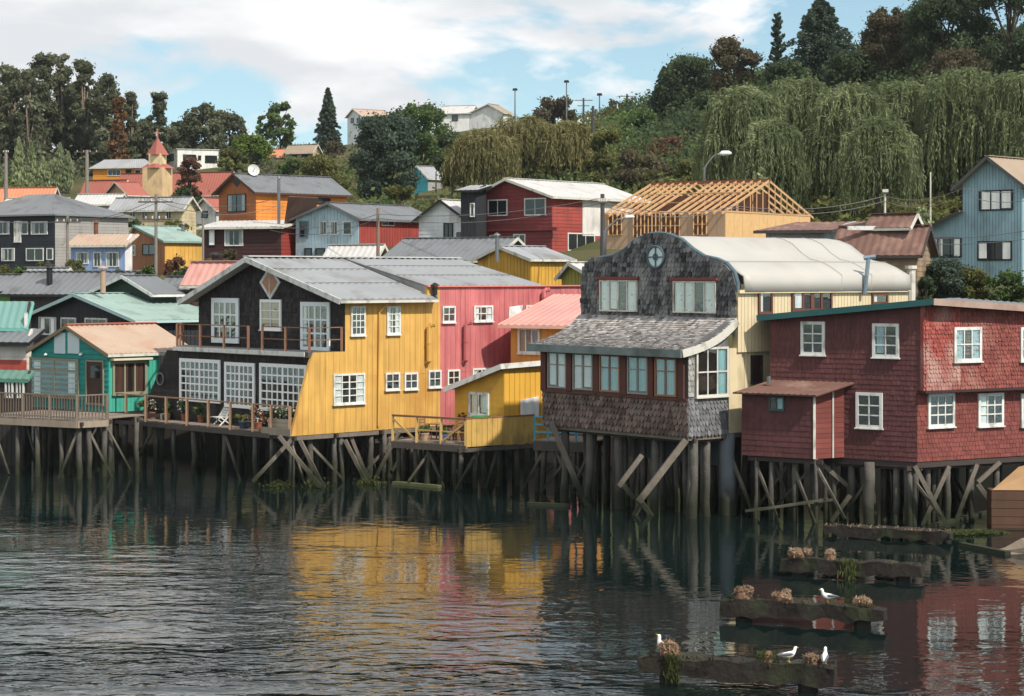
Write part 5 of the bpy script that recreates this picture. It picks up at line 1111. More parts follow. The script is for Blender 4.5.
def leafset(C, R, n, size, el=1.8, fill=.55, stray=0.0):
    """n leaves spread through clumps (centres C, radii R)"""
    w = R**2; idx = rng.choice(len(C), n, p=w/w.sum()); d = unit(n); r = fill+(1-fill)*rng.random(n)**.7; r = np.where(rng.random(n) < stray, r*rng.uniform(1.0, 1.75, n), r)
    P = C[idx]+d*(R[idx]*r)[:, None]*np.array([1, 1, .8])
    nrm = d+.9*unit(n); nrm /= np.linalg.norm(nrm, axis=1, keepdims=True)
    a = np.cross(nrm, unit(n)); a /= np.linalg.norm(a, axis=1, keepdims=True)+1e-9; b = np.cross(nrm, a)
    s = size*rng.uniform(.6, 1.4, n)
    return P, a*(s*el*.5)[:, None], b*(s*.5)[:, None]
def tree(name, label, kind, x, yt, yb, w, Y, mat, group=None, dens=1.0, cat='tree'):
    X = (x-512)/F*Y; z0 = gz(X, Y); zg = HC-(yb-YH)*Y/F; zb = min(z0, zg) if zg > z0-4 else z0; zt = HC-(yt-YH)*Y/F
    px = Y/F; R = w*px/2; Hh = max(zt-zb, 1.0); zvis = HC-(yb-YH)*Y/F
    th = Thing(name, label, cat, (X, Y, zb-.2), group); o = tuple(th.o)
    N_ = int(min(22000, max(500, w*max(8, min(yb, 700)-max(yt, -40))*2.8*dens))); ls = max(.12, 2.3*px)
    cx = np.array([X, Y, 0.])
    tr = MB()
    def trunk(top, r0, lean=0.0, m=BARK, limbs=None):
        tr.tube([(X, Y, zb-.4), (X+lean*.4, Y, zb+(top-zb)*.5), (X+lean, Y, top)], [r0, r0*.7, r0*.25], 7)
        for c in (limbs if limbs is not None else []):
            h = zb+(c[2]-zb)*random.uniform(.35, .6); t = (h-zb)/(top-zb+.01); tr.tube([(X+lean*t, Y, h), ((X+c[0])/2, (Y+c[1])/2, (h+c[2])/2+.2), tuple(c)], [r0*.4, r0*.28, r0*.1], 5)
        tr.build('trunk', m, th, smooth=True)
    if kind in ('broad', 'euc', 'bush'):
        zc0 = zb+Hh*{'broad': .22, 'euc': .16, 'bush': .02}[kind]
        nc = {'broad': 46, 'euc': 44, 'bush': 26}[kind]; C = []; Rr = []
        for i in range(nc):
            t = (i+.5)/nc if kind == 'euc' else random.random(); z = zc0+(zt-zc0)*t
            e = {'broad': math.sqrt(max(.03, 1-(2*t-.85)**2/1.35)), 'euc': (.55+.5*math.sin(t*math.pi*.9))*(1-.45*t), 'bush': math.sqrt(max(.05, 1-t*t*.9))}[kind]
            a = random.uniform(0, 6.283); q = R*e*math.sqrt(random.uniform(.1, 1))*.82
            rr = R*random.uniform(.14, .36)*(1 if kind != 'euc' else 1.0); C.append((X+math.cos(a)*q, Y+math.sin(a)*q, min(z, zt-rr*.7))); Rr.append(rr)
        C = np.array(C); Rr = np.array(Rr)
        P, A, B = leafset(C, Rr, N_, ls*.9, 1.9 if kind == 'euc' else 1.5, .25, .22)
        quads('crown', P, A, B, mat, o, th.e)
        trunk(zb+Hh*(.8 if kind == 'euc' else .6), max(.1, Hh*.022), random.uniform(-.5, .5) if kind != 'bush' else 0, PALEBARK if kind == 'euc' else BARK, C[::3])
    elif kind == 'poplar':
        n = N_; t = rng.random(n); e = np.minimum(1, (1-t)*2.2)**.7*np.minimum(1, .35+t*4); a = rng.random(n)*6.283; q = R*e*np.sqrt(rng.random(n))*(1+.25*np.sin(t*40+a*2))
        P = np.stack([X+np.cos(a)*q, Y+np.sin(a)*q, zb+Hh*.08+Hh*.92*t], 1); A = np.stack([np.cos(a)*.25, np.sin(a)*.25, np.ones(n)], 1)*ls*.9*rng.uniform(.6, 1.3, (n, 1))+unit(n)*ls*.3; B = np.cross(A, unit(n)); B *= ls*.45/(np.linalg.norm(B, axis=1, keepdims=True)+1e-9)
        quads('crown', P, A, B, mat, o, th.e); trunk(zb+Hh*.8, Hh*.015)
    elif kind in ('conifer', 'araucaria', 'cypress'):
        nb = {'conifer': 150, 'araucaria': 40, 'cypress': 120}[kind]; PP = []; AA = []
        for i in range(nb):
            t = (i+.5)/nb; z = zb+Hh*(.06+.92*t); prof = {'conifer': (1-t)**.75*(.85+.3*random.random()), 'araucaria': (.9 if random.random() < .5 else .55)*(1-t*.7), 'cypress': min(1, 1.9*(1-t))**.8*random.uniform(.5, 1.1)}[kind]
            a = i*2.4+random.random(); L = R*prof; k = max(6, int(N_/nb)); s = np.sort(rng.random(k))**.7
            dz = {'conifer': -.22*s*L, 'araucaria': .35*s**2*L, 'cypress': -.05*L*s+.1*L*np.sin(s*3)}[kind]
            q = L*s; wd = L*.28*(1.1-s)*rng.normal(size=k)
            PP.append(np.stack([X+math.cos(a)*q-math.sin(a)*wd, Y+math.sin(a)*q+math.cos(a)*wd, z+dz+rng.normal(size=k)*(.05*L+.05)], 1))
            AA.append(np.stack([np.full(k, math.cos(a)), np.full(k, math.sin(a)), np.full(k, -.3 if kind != 'araucaria' else .6)], 1))
        P = np.concatenate(PP); n = len(P); A = np.concatenate(AA)+.7*unit(n); A *= ls*.85/np.linalg.norm(A, axis=1, keepdims=True); B = np.cross(A, unit(n)); B *= ls*.4/(np.linalg.norm(B, axis=1, keepdims=True)+1e-9)
        quads('crown', P, A, B, mat, o, th.e); trunk(zt-.3, Hh*.02)
    elif kind == 'willow':
        # domes of drooping sprays: a few big limbs, each with a mop of hanging strands
        nd = 36; C = []; Rr = []
        for i in range(nd):
            t = (i+.5)/nd; a = i*2.399+random.uniform(-.3, .3); q = R*.86*math.sqrt(max(.02, 1-(1-t)**2))*random.uniform(.75, 1.05); r = R*random.uniform(.15, .30)
            C.append((X+math.cos(a)*q, Y+math.sin(a)*q*.8, zt-r*.6-Hh*.52*t**1.3*random.uniform(.7, 1.15))); Rr.append(r)
        ns = int(30*dens); PP = []; AA = []
        for c, r in zip(C, Rr):
            for k in range(ns):
                a = random.uniform(0, 6.283); q = r*math.sqrt(random.random()); st = np.array([c[0]+math.cos(a)*q, c[1]+math.sin(a)*q, c[2]+r*.6*math.sqrt(max(0, 1-(q/r)**2))+random.choice((0, 0, .18, .4))*r*random.random()])
                L = min(random.uniform(.14, .5)*Hh*(.5+.5*q/r), max(.6, (st[2]-zb)*.97)); m_ = max(5, int(L/(ls*.9))); s = np.linspace(0, 1, m_)
                out = (q/r)*.55*r*(1-(1-s)**2)+.12*np.sin(s*5+a)
                PP.append(np.stack([st[0]+math.cos(a)*out, st[1]+math.sin(a)*out, st[2]-L*s**1.25], 1)+rng.normal(size=(m_, 3))*ls*.25)
                sl = np.clip(1-s*2.2, 0, 1)[:, None]; AA.append(np.array([[0, 0, -1.]])*(1-sl)+np.array([[math.cos(a), math.sin(a), -.1]])*sl)
        P = np.concatenate(PP); n = len(P); A = np.concatenate(AA)+.35*unit(n); A *= (ls*1.25*rng.uniform(.7, 1.2, n)/np.linalg.norm(A, axis=1))[:, None]; B = np.cross(A, unit(n)); B *= ls*.26/(np.linalg.norm(B, axis=1, keepdims=True)+1e-9)
        quads('crown', P, A, B, mat, o, th.e); trunk(zb+Hh*.6, Hh*.04, 0, BARK, [c for c in C[::4]])
    return th
G1 = 'eucalyptus trees on the left hill'
for i, (x, yt, w, Y, k) in enumerate([(-8, 70, 46, 340, 'euc'), (10, 66, 40, 352, 'euc'), (28, 70, 36, 338, 'euc'), (44, 55, 42, 345, 'euc'), (62, 55, 36, 350, 'euc'), (84, 61, 34, 346, 'euc'), (104, 75, 40, 340, 'euc'), (119, 98, 24, 330, 'eucb'), (131, 92, 26, 345, 'euc'), (158, 93, 30, 345, 'euc'), (145, 120, 34, 352, 'euc'), (2, 84, 50, 362, 'euc'), (36, 82, 50, 366, 'euc'), (73, 84, 48, 364, 'euc'), (98, 104, 44, 360, 'euc'), (175, 128, 40, 372, 'euc')]):
    tree('eucalyptus_tree', ['dark eucalyptus cut by the left picture edge', 'tall dark eucalyptus second from the left edge', 'shorter dark eucalyptus behind the leftmost poplars', 'tallest eucalyptus of the left grove', 'tall eucalyptus just right of the tallest one', 'thin-topped eucalyptus standing right of the tallest pair', 'broad eucalyptus sloping down to the brown one', 'brown dry eucalyptus with pale trunk', 'slim dark eucalyptus just right of the brown one', 'lone airy eucalyptus above the church spire', 'low eucalyptus left of the church spire', 'dense eucalyptus filling the grove behind the left edge', 'dense eucalyptus filling the grove below the tallest one', 'dense eucalyptus filling the gap right of the tallest pair', 'low dense eucalyptus behind the brown one', 'low dense eucalyptus right of the church spire'][i],
         'euc', x, yt, 190, w, Y, LEAF[k], G1, 1.2)
for i, (x, yt, w) in enumerate([(19, 139, 11), (31, 142, 10), (43, 158, 10), (51, 162, 9), (60, 144, 11), (68, 153, 10)]):
    tree('poplar_tree', 'pale green poplar, %s from the left in the short row' % ('first', 'second', 'third', 'fourth', 'fifth', 'sixth')[i], 'poplar', x, yt, 194, w, 300, LEAF['pop'], 'poplars below the eucalyptus grove')
for a in [('pine_tree', 'dark rounded pine behind the white flat building', 'broad', 205, 104, 168, 50, 372, 'euc'), ('pine_tree', 'lower dark pine right of the white flat building', 'broad', 228, 113, 165, 40, 380, 'euc'), ('broadleaf_tree', 'dark broad tree behind the church tower', 'broad', 180, 122, 170, 36, 385, 'dark'),
          ('broadleaf_tree', 'bright green round tree left of the pointed conifer', 'broad', 281, 102, 150, 32, 400, 'green'), ('broadleaf_tree', 'small slim tree left of the bright round tree', 'broad', 262, 116, 150, 14, 400, 'green'), ('conifer_tree', 'pointed dark conifer standing alone on the skyline', 'conifer', 328, 87, 150, 32, 400, 'con'),
          ('bush', 'bright green bush above the red church roof', 'bush', 250, 135, 176, 52, 335, 'bright'), ('bush', 'olive bush right of the white flat building', 'bush', 232, 150, 178, 30, 330, 'olive'), ('bush', 'low green bush above the orange house roof', 'bush', 292, 158, 190, 44, 300, 'green'), ('bush', 'olive brown bush spreading above the pale blue house', 'bush', 322, 156, 205, 62, 280, 'olive'), ('bush', 'reddish bush below the white hilltop house', 'bush', 335, 142, 165, 30, 360, 'brown'),
          ('shrub_tree', 'reddish brown small tree in front of the church', 'broad', 190, 158, 222, 28, 262, 'rus'), ('shrub_tree', 'dark green shrub at the foot of the reddish tree', 'bush', 186, 188, 226, 40, 255, 'dark'),
          ('broadleaf_tree', 'large dark tree standing above the pale blue house', 'broad', 386, 116, 212, 78, 226, 'con'), ('broadleaf_tree', 'green tree behind the large dark tree, under the hilltop house', 'broad', 422, 103, 172, 58, 300, 'green'), ('broadleaf_tree', 'low green crown left of the white hilltop longhouse', 'broad', 400, 110, 160, 44, 330, 'dark'),
          ('broadleaf_tree', 'dark tree between teal cottage and golden willow', 'broad', 452, 132, 200, 36, 240, 'dark'), ('bush', 'low olive bush in front of the teal cottage', 'bush', 402, 186, 214, 44, 210, 'olive')]:
    tree(a[0], a[1], a[2], a[3], a[4], a[5], a[6], a[7], LEAF[a[8]], cat='bush' if a[2] == 'bush' else 'tree')
for i, (x, yt, w, Y) in enumerate([(482, 130, 72, 232), (524, 116, 86, 240), (568, 122, 60, 236)]):
    tree('golden_willow', ['golden willow drooping beside the dark tree', 'largest golden willow above the big red house roof', 'golden willow nearest the scrubby slope'][i], 'willow', x, yt, 200, w, Y, LEAF['gold'], 'golden willows above the red house')
for i, (x, yt, w, Y) in enumerate([(744, 86, 92, 172), (800, 78, 104, 180), (850, 84, 96, 174), (905, 82, 104, 182), (962, 68, 116, 176), (1024, 70, 110, 172), (878, 118, 84, 158), (1050, 110, 90, 160), (772, 120, 70, 162)]):
    tree('weeping_willow', ['green weeping willow nearest the street lamp', 'tall weeping willow behind the unfinished house gable', 'weeping willow in the middle of the row', 'weeping willow right of the middle with broad crown', 'tallest weeping willow near the blue house', 'weeping willow running off the right edge, behind', 'smaller weeping willow standing forward above the rusty cupola', 'weeping willow at the right edge behind the blue house roof', 'smaller weeping willow just behind the roof frame'][i], 'willow', x, yt, 226, w, Y, LEAF['wil'], 'weeping willows above the right-hand houses', 1.25)
for a in [('broadleaf_tree', 'dark rounded tree at the foot of the skyline slope', 'broad', 690, 58, 120, 80, 300, 'dark'), ('conifer_tree', 'small dark fir leaning at the left of the rounded dark tree', 'conifer', 664, 66, 120, 40, 305, 'con'), ('broadleaf_tree', 'brownish tree with open top left of the slender conifer', 'broad', 733, 38, 105, 56, 290, 'brown'), ('araucaria_tree', 'slender conifer with upright branch tips on the skyline', 'araucaria', 777, 12, 90, 30, 282, 'con'),
          ('cypress_tree', 'tall dark cypress with layered branches on the skyline', 'cypress', 821, -6, 92, 74, 272, 'con'), ('broadleaf_tree', 'brown leafed tree right of the tall cypress', 'broad', 892, 8, 98, 66, 262, 'brown'), ('broadleaf_tree', 'dark wood-edge tree above the tallest weeping willow', 'broad', 945, -22, 98, 92, 256, 'dark'), ('broadleaf_tree', 'dark wood-edge tree in the top right corner', 'broad', 1010, -40, 95, 110, 252, 'dark'), ('broadleaf_tree', 'low dark tree under the tall cypress', 'broad', 850, 52, 100, 60, 262, 'dark'), ('broadleaf_tree', 'low dark tree left of the tall cypress', 'broad', 790, 62, 104, 50, 268, 'dark'),
          ('broadleaf_tree', 'brownish tree between the dark wood and the willows', 'broad', 960, 50, 104, 70, 244, 'brown'), ('broadleaf_tree', 'dark tree at the wood edge behind the brown tree', 'broad', 915, 20, 98, 60, 275, 'dark'), ('bush', 'brown bushes below the dark rounded tree', 'bush', 668, 138, 190, 60, 235, 'rus'), ('bush', 'green bush below the skyline poles', 'bush', 640, 112, 160, 60, 290, 'green'), ('bush', 'dark bush spreading below the brownish skyline tree', 'bush', 715, 92, 165, 70, 250, 'dark'), ('bush', 'brown scrub left of the white street lamp', 'bush', 640, 150, 200, 70, 215, 'brown'), ('bush', 'olive scrub above the unfinished house roof', 'bush', 690, 160, 205, 60, 195, 'olive'), ('bush', 'olive scrub between golden willow and brown scrub', 'bush', 606, 130, 200, 46, 225, 'olive'),
          ('bush', 'dark skyline bush left of the white cottage', 'bush', 555, 98, 135, 56, 372, 'brown'), ('bush', 'brown skyline bush right of the floodlight pole', 'bush', 622, 100, 135, 50, 350, 'brown'),
          ('bush', 'pale grey-green bush at the unfinished house gable', 'bush', 762, 168, 205, 20, 158, 'pop'), ('bush', 'pale bush behind the rusty cupola', 'bush', 922, 206, 236, 26, 128, 'pop'),
          ('bush', 'dark shrub below the wing of the light blue house', 'broad', 948, 260, 312, 62, 113, 'con'), ('bush', 'bright green shrub below the light blue house at the edge', 'bush', 1004, 272, 312, 56, 111, 'green'), ('bush', 'leafy shrub between the dark and the bright shrubs below the blue house', 'bush', 976, 270, 314, 52, 112, 'olive'), ('bush', 'low green hedge bush at the foot of the bright shrub', 'bush', 1022, 284, 314, 50, 110, 'green'), ('bush', 'low dark shrub beside the white chimney', 'bush', 926, 277, 312, 34, 112, 'dark'),
          ('bush', 'yellowish shrub below the navy house', 'bush', 45, 262, 290, 40, 160, 'olive'), ('bush', 'green shrub at the corner of the blue house', 'bush', 76, 260, 288, 30, 158, 'olive'), ('bush', 'reddish shrub in front of the brown and yellow house', 'bush', 177, 257, 285, 34, 162, 'rus'), ('bush', 'dark green hedge bush below the reddish shrub', 'bush', 185, 268, 292, 46, 150, 'dark'), ('bush', 'small shrub below the navy house at the left edge', 'bush', 4, 266, 290, 22, 160, 'olive')]:
    tree(a[0], a[1], a[2], a[3], a[4], a[5], a[6], a[7], LEAF[a[8]], cat='bush' if a[2] == 'bush' else 'tree')
for i, (x, yt, yb, w, Y, m_) in enumerate([(132, 220, 242, 30, 205, 'dark'), (176, 220, 242, 34, 205, 'olive'), (150, 266, 292, 30, 150, 'green'), (208, 258, 290, 26, 140, 'olive'), (118, 270, 290, 24, 150, 'dark'), (20, 268, 292, 26, 152, 'green'), (230, 250, 268, 24, 160, 'brown')]):
    tree('bush', ['dark bush in front of the cream street house', 'olive bush at the corner of the cream street house', 'green garden bush below the blue house corner', 'olive garden bush below the orange house', 'dark garden bush below the blue house windows', 'green garden bush below the navy house', 'brown garden bush at the maroon storey of the orange house'][i], 'bush', x, yt, yb, w, Y, LEAF[m_], cat='bush')
# undergrowth nobody could count, over the slopes
def scrub(name, label, n, Yr, kr, mat, size, seed):
    r = np.random.default_rng(seed); Y = r.uniform(Yr[0]**.5, Yr[1]**.5, n)**2; k = r.uniform(kr[0], kr[1], n); X = k*Y
    hs = [(o.location.x, o.location.y) for o in bpy.data.objects if o.get('category') in ('house', 'stilt house')]
    keep = np.ones(n, bool)
    for hx, hy in hs: keep &= (((X-hx)**2+(Y-hy-3)**2) > 13**2) & ~((np.abs(X-hx) < (14 if hy > 240 else 9)) & (Y < hy+12) & (Y > hy-(38 if hy > 240 else 16)))
    X, Y = X[keep], Y[keep]; Z = ground(X, Y); C = np.stack([X, Y, Z+size*.25], 1); R = r.uniform(.5, 1.4, len(X))*size
    P, A, B = leafset(C, R, len(X)*75, .26+size*.05, 1.6, .2, .25); o = quads(name, P, A, B, mat, (0, 0, 0)); tag(o, label, None, None, 'stuff')
scrub('undergrowth', 'green undergrowth covering the hillside', 1300, (185, 470), (-.28, .3), LEAF['green'], 2.2, 1)
scrub('undergrowth', 'brown and olive scrub covering the hillside', 1300, (185, 430), (-.28, .3), LEAF['olive'], 1.9, 2)
scrub('undergrowth', 'dark bushes filling the wooded slope', 1000, (215, 400), (.06, .34), LEAF['dark'], 2.6, 3)
scrub('undergrowth', 'dark foliage below the eucalyptus grove', 700, (315, 420), (-.3, -.12), LEAF['euc'], 3.2, 4)
scrub('undergrowth', 'weeds on the bank behind the stilt houses', 3400, (112, 215), (-.3, .42), LEAF['olive'], .75, 5)

# ------------------------------------------------------------------ poles, lamps and wires
CONC = M('grey_pole_concrete', (128, 120, 112), rough=.9, var=.15)
def pole(label, x, yt, yb, Y, arms=(), r=.14, mat=None, group='street utility poles', extra=None):
    a, b = at(x, yb, Y), at(x, yt, Y); z0 = min(a.z, gz(a.x, Y))-.3; th = Thing('utility_pole', label, 'pole', (a.x, Y, z0), group)
    mb = MB(); mb.tube([(a.x, Y, z0), (a.x, Y, b.z)], [r, r*.75], 8); mb.build('mast', mat or CONC, th)
    for dz, w in arms:
        mb = MB(); mb.beam((a.x-w/2, Y-.1, b.z-dz), (a.x+w/2, Y-.1, b.z-dz), .11); 
        mb.build('crossarm', M('dark_crossarm', (84, 72, 64)), th)
        for k in range(4):
            u = a.x-w/2+w*(k+.5)/4; m2 = MB(); m2.tube([(u, Y-.1, b.z-dz+.05), (u, Y-.1, b.z-dz+.25)], .06, 6); m2.build('insulator', WHITE2, th)
    return th
pole('concrete utility pole with crossarm between navy and blue houses', 67.5, 216, 280, 165, ((.5, 2.2),))
h = pole('tall utility pole with long crossarm in front of the brown and yellow house', 156, 194, 290, 150, ((.6, 2.6), (1.9, 2.0)))
pole('bare wooden pole in front of the pale blue house side', 378, 208, 262, 140, (), mat=M('brown_pole', (130, 108, 92)))
h = pole('utility pole with hanging gear at the corner of the unfinished house', 602.5, 194, 258, 118, ((.5, .5),), r=.16, mat=M('dark_pole', (70, 68, 70)))
pole('slim pole beside the small white shed roof', 203, 218, 275, 140, (), r=.1)
pole('dark pole with crossarm among the hillside houses', 87, 150, 196, 280, ((.3, 3.6),), r=.3)
pole('grey pole with lantern head at the left edge', 6, 150, 200, 250, ((.3, .8),), r=.25)
for x, yt, Y, l in ((583.5, 98, 330, 'double-armed'), (627, 94, 335, 'single-armed')): pole(l+' power pole on the skyline slope', x, yt, 122, Y, ((.4, 3.0), (1.3, 2.0)) if x < 600 else ((.4, 3.2),), r=.2, group='power poles on the skyline', mat=M('dark_pole'))
pole('short dark pole just left of the scrubby slope', 593, 106, 128, 300, (), r=.25, group='power poles on the skyline', mat=M('dark_pole'))
pole('pale slim pole in front of the weeping willows', 930.5, 172, 214, 150, (), r=.07, mat=WHITE2)
pole('small wire post above the rust-roofed house', 885, 190, 215, 135, ((.2, .4),), r=.09, mat=WHITE2)
for i, (x, yt, Y) in enumerate(((515, 90, 380), (566.5, 82, 370), (599.5, 95, 365))):
    a = at(x, yt, Y); z0 = gz(a.x, Y); th = Thing('floodlight_mast', 'floodlight mast on the skyline, %s of three' % ('leftmost', 'middle and tallest', 'rightmost')[i], 'floodlight', (a.x, Y, z0), 'floodlight masts on the skyline')
    mb = MB(); mb.tube([(a.x, Y, z0), (a.x, Y, a.z)], [.18, .1], 8); mb.build('mast', METAL, th); mb = MB(); mb.box((a.x, Y, a.z+.15), .8, .4, .35); mb.box((a.x-.3, Y-.2, a.z), .35, .25, .3); mb.box((a.x+.3, Y-.2, a.z), .35, .25, .3); mb.build('lamp_head', DARKFR, th)
def street_lamp(label, xb, yb, xh, yh_, Y, ybase):
    a, h_ = at(xb, yb, Y), at(xh, yh_, Y); z0 = HC-(ybase-YH)*Y/F; th = Thing('street_lamp', label, 'street lamp', (a.x, Y, z0), 'street lamps')
    pts = [(a.x, Y, z0), (a.x, Y, a.z)]
    for t in (.3, .6, .85, 1): pts.append((a.x+(h_.x-a.x)*t, Y, a.z+(h_.z-a.z)*math.sin(t*1.57)))
    mb = MB(); mb.tube(pts, [.1, .08, .06, .06, .05, .05], 8); mb.build('mast', METAL, th, smooth=True)
    s = 1 if h_.x > a.x else -1; mb = MB(); k_ = .62 if Y < 130 else 1.0; mb.tube([h_, h_+Vector((s*.25*k_, 0, .05)), h_+Vector((s*.75*k_, 0, .08)), h_+Vector((s*.95*k_, 0, .05))], [.06*k_, .2*k_, .17*k_, .05*k_], 8); mb.build('lamp_head', M('white_lamp_head', (220, 222, 222), rough=.4), th, smooth=True)
street_lamp('white street lamp curving above the unfinished house', 704.5, 168, 719, 154, 150, 215)
street_lamp('small street lamp curving over the shingled gable', 605, 231, 624, 218, 112, 290)
street_lamp('white street lamp at the teal hillside cottage', 436, 172, 443, 165, 250, 200)
def wire(label, pts, sag, r=.022):
    th = None; P = []
    for (x0, y0, Y0), (x1, y1, Y1) in zip(pts[:-1], pts[1:]):
        a, b = at(x0, y0, Y0), at(x1, y1, Y1)
        for k in range(9): t = k/8; p = a.lerp(b, t); p.z -= sag*4*t*(1-t); P.append(p)
    mb = MB(); mb.tube(P, r, 5); o = mb.build('power_line', M('grey_cable', (110, 108, 108), rough=.6), P[0]); o.location = P[0]; tag(o, label, 'cable', 'overhead cables')
wire('upper overhead cable running to the light blue house', [(602, 202, 118), (735, 206, 122), (885, 196, 135), (963, 188, 125), (1060, 180, 122)], .5)
wire('lower overhead cable running past the rusty cupola', [(602, 206, 118), (735, 208, 122), (885, 201, 135), (963, 195, 125), (1060, 190, 122)], .6)
wire('cable drooping low across the light blue house', [(910, 238, 118), (1060, 224, 112)], .3)
wire('second low cable across the light blue house', [(910, 243, 118), (1060, 233, 112)], .3)
wire('cable strung in front of the pale blue and red houses', [(270, 226, 150), (378, 214, 140), (602, 198, 118)], .5)
wire('lower cable strung in front of the pale blue and red houses', [(270, 230, 150), (378, 218, 140), (602, 203, 118)], .7)
wire('cable bundle from the crossarm pole to the navy house', [(67.5, 218, 165), (156, 198, 150), (270, 200, 140)], .6)
wire('cable from the long-armed pole out of the left edge', [(156, 203, 150), (67.5, 220, 165), (-30, 214, 170)], .5)
wire('slack cable across the orange house', [(156, 200, 150), (278, 206, 160)], .9)

# ------------------------------------------------------------------ old mooring beams with nests and gulls
BEAM = M('wet_old_concrete_beam', (38, 32, 28), rough=.85, var=.35, scale=1.6, dirt=(56, 62, 38), amt=.5, dscale=1.2, bump=1.0, bscale=5)
BEAMS = []
def beam(label, xl, yl, xr, yr, zt, D, legs=True):
    """a heavy old beam on two stub posts, top at height zt"""
    Yl, Yr = (HC-zt)*F/(yl-YH), (HC-zt)*F/(yr-YH); a, b = at(xl, yl, Yl), at(xr, yr, Yr)
    th = Thing('mooring_beam', label, 'beam', ((a.x+b.x)/2, (a.y+b.y)/2, 0), 'old mooring beams in the water')
    d = (b-a).normalized(); n = Vector((-d.y, d.x, 0)); W_ = .62; mb = MB(); k = 14; sec = []
    for i in range(k+1):
        p = a.lerp(b, i/k); j = lambda s: random.uniform(-s, s); e = .07 if i in (0, k) else 0
        sec.append([p-n*.02+Vector((0, 0, -e+j(.06)))+d*j(.08), p+n*(W_-e)+Vector((0, 0, -e+j(.06))), p+n*W_+Vector((0, 0, -D+j(.05))), p+Vector((0, 0, -D+e+j(.09)))-n*(.02+j(.06))])
    i0 = len(mb.v)
    for s in sec: mb.v += [tuple(q) for q in s]
    for i in range(k):
        for j in range(4): j2 = (j+1) % 4; mb.f.append([4*i+j, 4*i+j2, 4*i+4+j2, 4*i+4+j])
    mb.f += [[3, 2, 1, 0], [4*k, 4*k+1, 4*k+2, 4*k+3]]; mb.build('beam', BEAM, th)
    if legs:
        for t in (.14, .86):
            p = a.lerp(b, t)+n*.32; mb = MB(); mb.tube([(p.x, p.y, -2), (p.x, p.y, zt-D+.1)], .24, 8); mb.build('post', M('dark_wet_post', (44, 38, 34), var=.3), th)
    nf = 240; t = rng.random(nf); P = np.array(a)[None]+(np.array(b)-np.array(a))[None]*t[:, None]+np.array(n)[None]*(rng.random(nf)**2*.6-.03)[:, None]; P[:, 2] -= np.where(rng.random(nf) < .12, rng.random(nf)*D*.5, -.01); P += rng.normal(size=(nf, 3))*.02
    A = unit(nf)*.035; A[:, 2] -= .03; B = np.cross(A, unit(nf))*.5; o = quads('seaweed', P, A, B, LEAF['straw'] if rng.random() < .6 else LEAF['weed'], th.o, th.e); o['kind'] = 'stuff'
    th.a, th.b, th.n = a, b, n; return th
b1 = beam('nearest mooring beam, with three gulls and a green moss clump', 640, 656, 834, 667, .64, .46)
b2 = beam('second mooring beam from the front, with two dry nests', 719, 599, 884, 608, .62, .44)
b3 = beam('third mooring beam from the front, with a green weed streak', 779, 558, 922, 565, .58, .42)
b4 = beam('farthest mooring beam, lying against the maroon house piles', 824, 525, 949, 532, .45, .35, legs=False)
def clump(name, label, B_, x, y, r, mat, n=900, el=4.0, cat='nest', group=None, flat=.8):
    t = (x-512)/F; a, b = B_.a, B_.b; k = (t*a.y-a.x)/((b.x-a.x)-t*(b.y-a.y)); p = a.lerp(b, k)+B_.n*.25
    c = Vector((p.x, p.y, p.z+r*.55)); th = Thing(name, label, cat, p, group)
    nc = 7; C = np.array([[c.x, c.y, c.z]])+rng.normal(size=(nc, 3))*r*.35*np.array([1, .8, flat*.7]); P, A, B = leafset(C, np.full(nc, r*.6), n, .035, el, .3); P[:, 2] = np.maximum(P[:, 2], p.z-.02)
    quads('dry_stalks' if mat is LEAF['straw'] else 'moss', P, A, B, mat, th.o, th.e)
    mb = MB(); mb.tube([p, p+Vector((0, 0, r*.5)), p+Vector((0, 0, r))], [r*.75, r*.65, r*.2], 8); mb.build('core', M('nest_mud', (110, 82, 62), var=.3), th)
    return th
clump('bird_nest', 'tall dry nest beside the standing gull on the nearest beam', b1, 667, 648, .30, LEAF['straw'])
clump('moss_clump', 'round green moss clump on the nearest beam', b1, 767, 655, .24, LEAF['moss'], 900, 1.6, 'moss')
clump('bird_nest', 'small flat dry nest between two gulls on the nearest beam', b1, 811, 662, .20, LEAF['straw'])
clump('bird_nest', 'large dry nest at the end of the second beam', b2, 741, 592, .30, LEAF['straw'])
clump('bird_nest', 'dry nest nearer the middle of the second beam', b2, 780, 593, .25, LEAF['straw'])
clump('bird_nest', 'flattened dry weed at the right end of the second beam', b2, 862, 605, .22, LEAF['straw'], flat=.3)
clump('bird_nest', 'round dry nest at the end of the third beam', b3, 797, 552, .30, LEAF['straw'])
clump('bird_nest', 'small dry nest nearer the middle of the third beam', b3, 829, 556, .24, LEAF['straw'])
for B_, x, w in ((b1, 672, .18), (b3, 850, .25)):
    t = (x-512)/F; a, b = B_.a, B_.b; k = (t*a.y-a.x)/((b.x-a.x)-t*(b.y-a.y)); p = a.lerp(b, k); n = 320; d = (b-a).normalized()
    P = np.array(p)[None]+np.array(d)[None]*(rng.normal(size=n)*w*.5)[:, None]-np.array(B_.n)[None]*(.05+rng.random(n)*.06)[:, None]; P[:, 2] += .05-rng.random(n)*.6
    A = np.array([[0, 0, -.09]])+unit(n)*.03; B = np.cross(A, unit(n)); B *= .02/(np.linalg.norm(B, axis=1, keepdims=True)+1e-9); th_ = [q for q in bpy.data.objects if q.name.startswith('mooring_beam')][0 if B_ is b1 else 2]; o = quads('hanging_moss', P, A, B, LEAF['moss'], B_.o, B_.e); o['kind'] = 'stuff'
